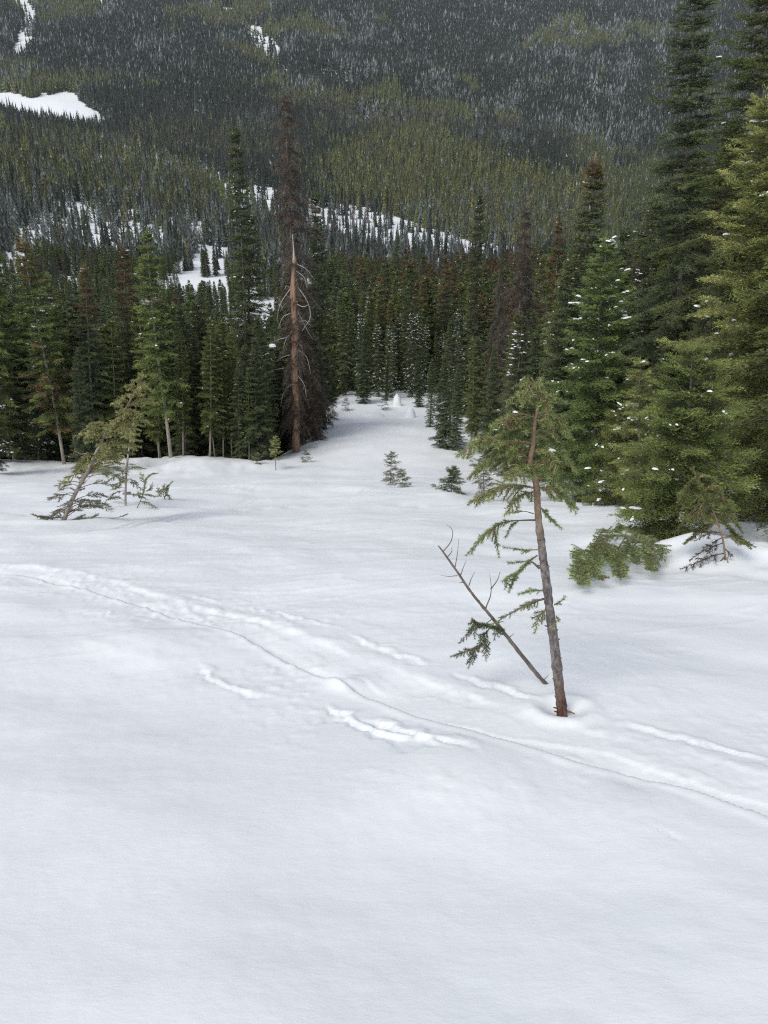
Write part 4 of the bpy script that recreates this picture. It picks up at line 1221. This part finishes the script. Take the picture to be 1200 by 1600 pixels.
# reddish peeled bark at the foot and a scar higher up
rb = hp(656, 1530)
ft = [hp(657, 1565), hp(655, 1500), hp(648, 1440), hp(642, 1385)]
link('root', MB().tube([hp(670, 1520) - hb, hp(690, 1524, -.02) - hb, hp(712, 1532, -.03) - hb], [.008, .006, .003], 6).mesh('root', M['hero_bark']), hero)
HB = [  # photo sketch of each bough, depth offset, bark radius, where the needles begin, twig length, density
    ([(540, 697), (480, 698), (410, 705), (340, 745), (268, 822)], -.02, .0050, .42, .075, 1.0),
    ([(470, 700), (440, 720), (428, 745)], .01, .003, .1, .04, .9),
    ([(360, 735), (372, 780), (380, 822)], -.01, .003, .1, .04, 1),
    ([(535, 670), (500, 660), (468, 662)], .02, .003, .8, .02, .3),
    ([(552, 825), (500, 826), (440, 818)], .02, .0035, .25, .04, .7),
    ([(558, 905), (520, 876), (455, 880)], -.03, .0060, .95, .03, .2),
    ([(550, 850), (510, 880), (470, 920), (440, 985)], .03, .0045, .15, .055, 1.0),
    ([(455, 925), (425, 945), (415, 975)], .03, .003, 0, .05, 1.0),
    ([(577, 1000), (535, 1000), (498, 1008)], .02, .0035, .1, .05, 1.0),
    ([(580, 1037), (520, 1055), (440, 1098), (383, 1132)], -.04, .0070, .12, .05, .18),
    ([(560, 1042), (525, 1060), (500, 1075)], -.03, .003, .1, .05, 1.0),
    ([(592, 1078), (562, 1108), (548, 1152)], -.03, .0035, .15, .055, 1.0),
    ([(625, 1062), (640, 1055), (655, 1042)], -.02, .003, .1, .03, .9),
    ([(632, 1110), (640, 1125), (632, 1140)], -.03, .002, .1, .02, .8),
    ([(562, 640), (592, 672), (632, 712)], .0, .0038, .15, .05, 1.0),
    ([(545, 560), (450, 545), (370, 560), (284, 606)], -.03, .0060, .20, .10, 1.0),
    ([(548, 575), (480, 590), (430, 650)], -.05, .0045, .2, .07, 1.0),
    ([(550, 560), (630, 560), (700, 625)], -.02, .0050, .15, .09, 1.0),
    ([(548, 520), (620, 520), (715, 560)], .05, .0050, .15, .09, 1.0),
    ([(510, 430), (430, 380), (330, 345), (236, 402)], -.05, .0065, .22, .11, 1.0),
    ([(520, 440), (420, 430), (330, 450), (270, 500)], .06, .0055, .2, .10, 1.0),
    ([(536, 310), (470, 262), (386, 282)], -.02, .0050, .15, .085, 1.0),
    ([(540, 300), (450, 310), (360, 350)], .10, .0050, .15, .10, 1.0),
    ([(553, 250), (620, 245), (682, 322)], -.02, .0045, .1, .085, 1.0),
    ([(550, 200), (600, 160), (652, 182)], .02, .0040, .1, .07, 1.0),
    ([(550, 210), (520, 170), (500, 185)], -.03, .0035, .1, .06, 1.0),
    ([(546, 150), (500, 95), (480, 104)], .0, .0035, .1, .055, 1.0),
    ([(540, 130), (565, 100), (572, 120)], .0, .0030, .1, .055, 1.0),
    ([(540, 340), (610, 340), (662, 400)], .05, .0050, .1, .09, 1.0),
    ([(538, 400), (600, 405), (628, 468)], -.06, .0050, .1, .09, 1.0),
    ([(548, 480), (480, 470), (420, 520)], -.10, .0050, .1, .10, 1.0),
]
for k, (pp, dy, br, g0, tw, dn) in enumerate(HB):
    m = len(pp)
    W = [hp(X, Y, dy * (i / (m - 1)) * 2.2) for i, (X, Y) in enumerate(pp)]
    leafy_branch(hero, hb, W, br, 300 + k, 'sapling', 'tan_bark' if k > 14 else 'twig', TW_NEEDLE, g0 * .8, tw * .9, .045, .0085 if k > 14 else .009, .9, .9 if k > 14 else .5, dn, snow=.02 if k > 20 else 0.0)
r = np.random.default_rng(5)
UC = curve_pts(upper[3:], 60)
for k in range(17):                 # the rest of the crown, all round the leader
    q = r.uniform(0, .93); i = int(q * 59); p = UC[i]
    a = r.uniform(0, 6.28); l = (.23 * (1 - q) ** .8 + .05) * r.uniform(.7, 1.15); l *= 1.25 if math.cos(a) < 0 else .85
    d = np.array([math.cos(a), math.sin(a), 0])
    W = [p, p + d * l * .45 + np.array([0, 0, .04 * l]), p + d * l * .8 + np.array([0, 0, -.10 * l]), p + d * l + np.array([0, 0, -.35 * l])]
    leafy_branch(hero, hb, W, .0045, 360 + k, 'sapling', 'tan_bark', TW_NEEDLE, .10, .070, .045, .010, .9, .9, 1.0, snow=.018)

# ---- the thin leaning dead stem beside it
sb = STEM_BASE; sy = sb[1]
stem = empty('dead_sapling', tuple(sb)); tag(stem, 'thin bare dead stem leaning left out of the snow beside the small crooked spruce', 'dead stem')
def sp(X, Y, dy=0.0):
    u, v = zz(X, Y); return at_depth(u, v, sy + dy)
ST = [sp(652, 1470), sp(630, 1441), sp(570, 1385), sp(500, 1300), sp(430, 1212), sp(378, 1145), sp(325, 1082), sp(265, 1008), sp(212, 930), sp(150, 842), sp(124, 808)]
trunk_obj(stem, sb, ST, [.0135, .0130, .0125, .0115, .0105, .0095, .0085, .0075, .0065, .0050, .0035], 'twig', 10, 50, .12, 9, knots=22)
for k, pp in enumerate([[(145, 832), (178, 790), (185, 742), (158, 716)], [(165, 855), (182, 832), (180, 815)], [(195, 905), (205, 850), (213, 776)], [(220, 935), (232, 900), (244, 868)],
                        [(256, 980), (266, 950), (280, 922)], [(205, 937), (170, 940), (133, 936)], [(328, 1080), (352, 1005), (344, 928)], [(350, 995), (378, 955), (390, 918)],
                        [(575, 1388), (590, 1375), (601, 1362)], [(425, 1205), (440, 1195), (452, 1184)], [(232, 966), (222, 966), (212, 969)], [(385, 1140), (400, 1135), (408, 1138)],
                        [(355, 1125), (310, 1150), (270, 1118)]]):
    W = [sp(X, Y, .02 * i * (1 if k % 2 else -1)) for i, (X, Y) in enumerate(pp)]
    leafy_branch(stem, sb, W, .0032 if k not in (6, 7) else .0042, 420 + k, 'sapling', 'twig', TW_NEEDLE, 1.0, .03, .05, .1, name='twig', axis=False)
for k, pp in enumerate([[(402, 1192), (360, 1158), (290, 1152), (232, 1208)], [(350, 1160), (320, 1195), (300, 1240), (202, 1278)], [(320, 1190), (330, 1240), (330, 1277)],
                        [(290, 1240), (275, 1270), (262, 1310)], [(300, 1150), (275, 1135), (278, 1180)], [(395, 1170), (380, 1160), (370, 1190)]]):
    W = [sp(X, Y, -.04 * i) for i, (X, Y) in enumerate(pp)]
    leafy_branch(stem, sb, W, .0038, 440 + k, 'sapling_dark', 'twig', TW_NEEDLE, .10, .050, .04, .008, .8, .4, 1.0)

# ---- the bent sapling on the left (zoomed sketch coordinates: 4.615 to one photo pixel)
def zl(X, Y): return 40 + X / 4.615, 560 + Y / 4.615
lb_ = LEAN_BASE; ly = lb_[1]
def lp(X, Y, dy=0.0):
    u, v = zl(X, Y); return at_depth(u, v, ly + dy)
lean = empty('leaning_sapling', tuple(lb_)); tag(lean, 'sapling bent far over in the open snow, bare grey trunk below, yellow-green above', 'sapling')
LT = [lp(262, 1190), lp(285, 1140), lp(330, 1030), lp(400, 900), lp(450, 810), lp(500, 700), lp(550, 600), lp(575, 540)]
LU = [lp(575, 540), lp(625, 500), lp(690, 415), lp(742, 325), lp(800, 220), lp(852, 112)]
trunk_obj(lean, lb_, LT, [.050, .046, .043, .039, .036, .033, .029, .025], 'pale', 12, 34, .08, 12, knots=20)
trunk_obj(lean, lb_, LU, [.025, .022, .020, .017, .013, .008], 'tan_bark', 10, 24, .08, 13, name='leader', knots=6)
r = np.random.default_rng(8)
LC = curve_pts(LT + LU[1:], 100); LD = norm(np.gradient(LC, axis=0))
for k in range(96):
    q = (k + r.uniform(0, 1)) / 96 * .97 + .02; i = int(q * 99); p = LC[i]
    a = r.uniform(0, 6.28); cx_ = math.cos(a)
    lowf = max(0, 1 - q / .45)
    l = np.interp(q, [0, .15, .4, .6, .8, 1], [.85, .95, .85, .78, .50, .10]) * r.uniform(.55, 1.05) * (1.12 if cx_ > 0 else .62)
    d = norm(np.array([cx_, math.sin(a) * .8, .0]) + LD[i] * (.35 + .4 * q) * (1 - lowf * .8))
    dr = .35 if q > .5 else .30
    W = [p, p + d * l * .4 + np.array([0, 0, .02]), p + d * l * .75 + np.array([0, 0, -.08 * l]), p + d * l + np.array([0, 0, -dr * l * .8])]
    g = ground(W[-1][0], W[-1][1])
    for j in range(1, 4):
        gz = ground(W[j][0], W[j][1]) + .02 * j
        if W[j][2] < gz: W[j][2] = gz
    leafy_branch(lean, lb_, W, .010 - .004 * q, 500 + k, 'lean_green' if q > .22 else 'lean_dull', 'tan_bark' if q > .5 else 'twig', TW_COARSE,
                 .22 if q > .35 else .40, (.17 if q > .4 else .24), .10, .022, .95, .35 if q > .4 else -.1, 1.0, dead=.0 if q > .36 else .50, axis=q > .30)
for k, pp in enumerate([[(450, 680), (400, 690), (360, 668), (340, 690)], [(530, 785), (470, 850), (400, 920)], [(330, 880), (355, 820), (385, 745)], [(560, 630), (620, 660), (680, 700)], [(590, 1160), (650, 1150), (705, 1132)]]):
    W = [lp(X, Y, -.1) for X, Y in pp]
    leafy_branch(lean, lb_, W, .011, 600 + k, 'deadred', 'tan_bark', TW_COARSE, .75, .1, .1, .06, name='bare_branch')

sb2 = hit(196, 790)
thin = empty('thin_sapling', tuple(sb2)); tag(thin, 'thin upright sapling just behind the bent one, ragged green tufts on a grey stem', 'sapling')
TP = [at_depth(196, 800, sb2[1]), at_depth(197, 745, sb2[1]), at_depth(203, 690, sb2[1]), at_depth(211, 640, sb2[1])]
trunk_obj(thin, sb2, TP, [.030, .026, .020, .008], 'pale', 8, 16, .08, 14, knots=8)
TC = curve_pts(TP, 50); r = np.random.default_rng(18)
for k in range(30):
    q = .12 + .86 * k / 30; p = TC[int(q * 49)]; a = r.uniform(0, 6.28); l = (.55 * (1 - q) + .16) * r.uniform(.5, 1.1)
    d = np.array([math.cos(a), math.sin(a), 0])
    leafy_branch(thin, sb2, [p, p + d * l * .5 + np.array([0, 0, .03]), p + d * l + np.array([0, 0, -.12 * l])], .008, 640 + k, 'lean_green' if q > .4 else 'lean_dull', 'twig', TW_COARSE, .3, .15, .10, .03, .9, .3, .9)

def sprig(name, label, base, polys, mat, cat='sapling', r0=.012, twig=.09, seed=700, zf=zl, dyk=.05, temps=None, g0=.4, group=None, bark='twig', sp_=.018, tl=.08, dead=0., sag=.3, lie=0):
    b = hit(*base, fn=snow_height); root = empty(name, tuple(b)); tag(root, label, cat, group)
    for k, pp in enumerate(polys):
        W = []
        for i, (X, Y) in enumerate(pp):
            u, v = zf(X, Y); w = at_depth(u, v, b[1] + dyk * (i if k % 2 else -i)) if not lie else at_depth(u, v, hit(u, v + lie, snow_height)[1])
            W.append(w)
        leafy_branch(root, b, W, r0 if k == 0 else r0 * .7, seed + k, mat, bark, temps or TW_COARSE, g0 if k == 0 else .1, twig, tl, sp_, 1.0, sag, 1.0, dead=dead)
    return root
sprig('buried_sapling', 'sapling tip with two small tufts poking from the snow right of the bent sapling', zl(812, 1078),
      [[(805, 1078), (842, 990), (862, 900), (880, 850)], [(862, 905), (840, 850), (835, 835)], [(870, 870), (905, 835), (940, 830)], [(842, 985), (880, 985), (935, 995)], [(825, 1030), (870, 1040), (935, 1070)],
       [(865, 960), (900, 940), (912, 912)], [(825, 1010), (815, 975), (812, 965)]], 'lean_green', seed=700, twig=.11)
sprig('buried_sapling', 'smallest yellowish tuft in the snow, rightmost beside the bent sapling', zl(1000, 1018),
      [[(1005, 1018), (990, 960), (1000, 915)], [(1000, 1000), (1025, 985), (1040, 1012)], [(1000, 960), (1025, 920), (1052, 895)], [(990, 980), (965, 960), (955, 935)], [(1003, 1005), (1018, 950), (1020, 930)], [(985, 1000), (965, 985), (960, 960)]],
      'lean_green', seed=720, twig=.12)

# ---- half-buried saplings on the right (zoomed sketch coordinates: 2.462 to one photo pixel)
def zr(X, Y): return 750 + X / 2.462, 300 + Y / 2.462
sprig('buried_sapling', 'bushy green sapling bent flat over the snow below the big spruces on the right', zr(640, 1440),
      [[(690, 1440), (640, 1350), (560, 1325), (480, 1330), (420, 1400), (385, 1510)], [(560, 1325), (520, 1380), (530, 1475)], [(500, 1325), (450, 1370), (452, 1440)], [(620, 1340), (650, 1400), (660, 1455)],
       [(640, 1350), (700, 1370), (690, 1420)], [(520, 1320), (480, 1300), (450, 1340)], [(440, 1380), (395, 1385), (368, 1415)], [(420, 1430), (440, 1470), (470, 1490)], [(560, 1325), (580, 1370), (600, 1430)],
       [(600, 1320), (560, 1290), (520, 1310)], [(480, 1340), (500, 1400), (560, 1450)], [(410, 1420), (380, 1450), (372, 1490)], [(655, 1350), (620, 1300), (590, 1295)], [(600, 1350), (560, 1390), (500, 1420)]],
      'bushy_green', seed=740, zf=zr, r0=.014, lie=16, twig=.15, g0=.1, tl=.065, sp_=.024, sag=-.5, dyk=.06)
br_ = sprig('bent_sapling', 'drooping sapling with brown-red dead needles on the snow mound at the right', zr(945, 1415),
      [[(945, 1420), (935, 1340), (905, 1240), (870, 1160), (835, 1080)], [(835, 1090), (800, 1130), (780, 1200)], [(860, 1150), (900, 1130), (930, 1160)], [(880, 1190), (820, 1220), (765, 1290)], [(900, 1230), (960, 1240), (1000, 1290)],
       [(915, 1270), (850, 1300), (800, 1340)], [(930, 1330), (980, 1330), (1035, 1355)], [(870, 1160), (830, 1180), (800, 1240)], [(890, 1210), (920, 1190), (960, 1200)], [(840, 1100), (870, 1090), (900, 1110)], [(900, 1240), (860, 1240), (780, 1260)],
       [(910, 1260), (950, 1280), (1000, 1340)], [(880, 1180), (850, 1210), (830, 1270)]],
      'spruce', seed=760, zf=zr, r0=.014, twig=.15, g0=.6, bark='tan_bark', tl=.08, sp_=.014, dead=.12)
bb = np.array(br_.location)
for k, pp in enumerate([[(940, 1390), (900, 1400), (850, 1420), (800, 1440)], [(945, 1400), (900, 1440), (850, 1465)], [(935, 1350), (880, 1370), (830, 1400)], [(940, 1370), (955, 1390), (950, 1430)], [(930, 1330), (900, 1350), (870, 1400)], [(925, 1310), (890, 1310), (850, 1330)]]):
    W = [at_depth(*zr(X, Y), bb[1] - .04 * i) for i, (X, Y) in enumerate(pp)]
    leafy_branch(br_, bb, W, .008, 790 + k, 'rust' if k % 2 else 'deadred', 'twig', TW_COARSE, .2, .13, .09, .04, dead=.3, name='dead_branch')

# ---- small saplings out on the snow
def mini(name, u, v, ut, vt, rad, label, mat='lean_green', nb=26, step=.07, frlen=.16, seed=900, dens=1, trunk='twig', temps=None, group='small saplings scattered on the snow run', **kw):
    d = depth_of(u, v); loc, H, dx = tree_frame(u, d, ut, vt, .05); H = math.hypot(H, dx)
    c = conifer(seed, H, rad, nb, None, step, temps or FR_MID, crown0=kw.pop('crown0', .08), frlen=frlen, bark_r=.022, e_low=kw.pop('e_low', 0), **kw)
    rt = place_tree(name, build_conifer(c, M[mat], M[trunk], sides=6), loc, 0, 1, label, 'sapling', group)
    rt.rotation_euler = lean_euler(dx, H, 0); return rt
mini('small_sapling', 431, 736, 430, 683, .50, 'light green little sapling in front of the brown dead tree', 'lean_green', 24, .09, .22, 901, crown0=.35, snow=.01)
mini('small_sapling', 401, 727, 402, 709, .38, 'tiny tuft of a sapling left of the light green one by the tree line', 'lean_dull', 12, .12, .2, 902)
mini('small_sapling', 478, 722, 478, 704, .42, 'tiny twiggy sapling near the foot of the orange trunk', 'lean_dull', 12, .12, .2, 903)
mini('small_sapling', 610, 757, 612, 706, .52, 'sparse grey-green sapling alone in the middle of the run', 'lean_dull', 24, .09, .18, 904, gaps=.8)
mini('small_sapling', 630, 762, 627, 734, .36, 'lower sparse sapling touching the grey-green one in mid run', 'lean_dull', 16, .09, .17, 905, gaps=.8)
mini('small_sapling', 705, 773, 709, 731, .48, 'dense little green sapling rising from its own snow bump, right of mid run', 'young', 34, .06, .18, 906, rustpatch=.05)
mini('small_sapling', 757, 782, 755, 690, .50, 'sparse bluish sapling seen behind the boughs of the foreground tree', 'lean_dull', 34, .09, .2, 907, gaps=.6)
mini('small_sapling', 738, 728, 737, 702, .2, 'bare thin seedling at the foot of the right-hand young firs', 'dead', 14, .1, .14, 908, temps=FR_DEAD)
mini('small_sapling', 720, 712, 719, 690, .3, 'bare twiggy seedling left of the thinnest one by the right-hand firs', 'dead', 14, .1, .14, 909, temps=FR_DEAD)
mini('small_sapling', 1195, 800, 1190, 742, .5, 'snow-flecked sapling at the right edge under the bright spruce', 'spruce', 34, .07, .22, 910, snow=.05)
mini('small_sapling', 540, 641, 541, 622, .5, 'tiny sapling at the left of the run end', 'lean_dull', 14, .14, .22, 911)
mini('small_sapling', 600, 640, 600, 618, .5, 'tiny dark sapling right of the lone dense fir', 'young', 16, .14, .22, 912)

# ---- the barkless orange trunk with silver boughs
nb_ = hit(462, 707); ny = nb_[1]
snag = empty('dead_snag', tuple(nb_)); tag(snag, 'broken-topped dead trunk stripped to orange wood, with curling silver dead boughs', 'dead tree')
def np_(u, v, dy=0.): return at_depth(u, v, ny + dy)
SN = [np_(464, 716), np_(462, 690), np_(463, 640), np_(460, 580), np_(461, 520), np_(458, 460), np_(460, 404)]
trunk_obj(snag, nb_, SN, [.24, .20, .185, .18, .175, .16, .10], 'orange', 14, 60, .15, 31, knots=34)
trunk_obj(snag, nb_, [np_(460, 412), np_(459, 392), np_(457, 366)], [.11, .05, .012], 'silver', 7, 8, .1, 32, name='broken_top')
def z3(X, Y): return X / 2.4, 350 + Y / 2.4
for k, pp in enumerate([[(1112, 150), (1150, 170), (1182, 212)], [(1108, 175), (1140, 200), (1150, 240)], [(1110, 228), (1152, 290), (1162, 350), (1132, 402)], [(1115, 325), (1150, 395), (1172, 432)],
                        [(1092, 238), (1052, 300), (1038, 362)], [(1090, 335), (1060, 350), (1042, 395)], [(1085, 425), (1050, 432), (1012, 446)], [(1112, 372), (1142, 362), (1165, 380)], [(1090, 240), (1075, 232), (1068, 244)],
                        [(1065, 540), (1040, 545), (1008, 552)], [(1095, 400), (1070, 440), (1060, 490)], [(1112, 430), (1135, 470), (1130, 520)], [(1095, 490), (1060, 500), (1030, 520)], [(1112, 300), (1138, 310), (1160, 300)],
                        [(1115, 470), (1150, 500), (1165, 560)], [(1095, 290), (1070, 300), (1050, 330)], [(1110, 560), (1140, 600), (1150, 650)], [(1092, 600), (1065, 630), (1052, 680)]]):
    W = [at_depth(*z3(X, Y), ny - .18 * i if k % 3 else ny + .10 * i) for i, (X, Y) in enumerate(pp)]
    leafy_branch(snag, nb_, W, .027, 820 + k, 'dead', 'silver', FR_DEAD, .15, .42, .4, .30, .9, .3, .7, axis=False, r1=.3)
r = np.random.default_rng(44)
for k in range(64):
    v_ = r.uniform(480, 672) if k < 54 else r.uniform(410, 480); a = r.uniform(2.9, 6.5); l = r.uniform(.4, 1.0) * (1 if v_ > 530 else .6)
    p = np_(461, v_); d = np.array([math.cos(a), math.sin(a) - .25, 0])
    W = [p, p + d * l * .4 + np.array([0, 0, -.03]), p + d * l * .8 + np.array([0, 0, -.35 * l]), p + d * l + np.array([0, 0, -.75 * l])]
    leafy_branch(snag, nb_, W, .016, 860 + k, 'deadred', 'twig', TW_COARSE, .05, .26, .22, .09, .9, .6, .9, name='twiggy_branch')
sc_ = blob_template(5, 9) * np.array([.16, .18, .34])
lump = link('snow_clump', mesh_tris('snow_clump', sc_ + (np_(425, 541, -.5) - nb_), None, None, (M['snow'],)), snag); lump['kind'] = 'stuff'

# ---- snow lumps at the end of the run and twiggy brush along the tree line
def snow_lump(u, v, w, h, label, seed):
    b = hit(u, v); r = np.random.default_rng(seed); V = []; F = []; nu, nv = 20, 9
    for j in range(nv + 1):
        ph = math.pi / 2 * (1 - j / nv * 1.15)
        for i in range(nu):
            a = 2 * math.pi * i / nu; k = 1 + .16 * float(vnoise(math.cos(a) * 1.6 + seed, math.sin(a) * 1.6 + ph * 1.5))
            V.append((math.cos(a) * math.cos(ph) * w * k, math.sin(a) * math.cos(ph) * w * .8 * k, math.sin(ph) * h * k))
    for j in range(nv):
        for i in range(nu):
            F.append((j * nu + i, (j + 1) * nu + i, (j + 1) * nu + (i + 1) % nu, j * nu + (i + 1) % nu))
    o = link('snow_lump', MB().add(V, F).mesh('snow_lump', M['snow'])); o.location = tuple(b - np.array([0, 0, .05]))
    tag(o, label, 'snow lump', 'snow-covered lumps at the end of the run')
snow_lump(641, 652, .42, .80, 'round snow-capped lump standing at the far end of the run', 1)
snow_lump(621, 634, .38, .95, 'narrow snow-plastered stump left of the round lump at the run end', 2)
snow_lump(585, 650, .9, .30, 'low snow hummock at the foot of the lone fir', 3)

# ------------------------------------------------------------------ the air of the valley
hm_, hn_, hp_ = bpy.data.materials.new('haze'), None, None
hm_.use_nodes = True; hn_ = hm_.node_tree; hn_.nodes.clear()
ho_ = hn_.nodes.new('ShaderNodeOutputMaterial'); hv_ = hn_.nodes.new('ShaderNodeVolumePrincipled')
hv_.inputs['Color'].default_value = (.86, .92, 1, 1); hv_.inputs['Density'].default_value = 0.000055; hv_.inputs['Anisotropy'].default_value = .2
hn_.links.new(hv_.outputs[0], ho_.inputs['Volume'])
gz = base_height(np.linspace(-1500, 1500, 60)[None, :].repeat(60, 0).ravel(), np.linspace(-7, 3080, 60)[:, None].repeat(60, 1).ravel())
x0, x1, y0, y1, z0, z1 = -2110, 2110, -14, 3100, float(gz.min()) - 12, float(gz.max()) + 60
vv = [(x, y, z) for x in (x0, x1) for y in (y0, y1) for z in (z0, z1)]
ff = [(0, 1, 3, 2), (4, 6, 7, 5), (0, 4, 5, 1), (2, 3, 7, 6), (0, 2, 6, 4), (1, 5, 7, 3)]
hz = link('haze', MB().add(vv, ff).mesh('haze', hm_, False)); tag(hz, 'thin bluish air between the run and the far mountainside', None, None, 'stuff')
print('NTRI',sum(NTRI.values()))
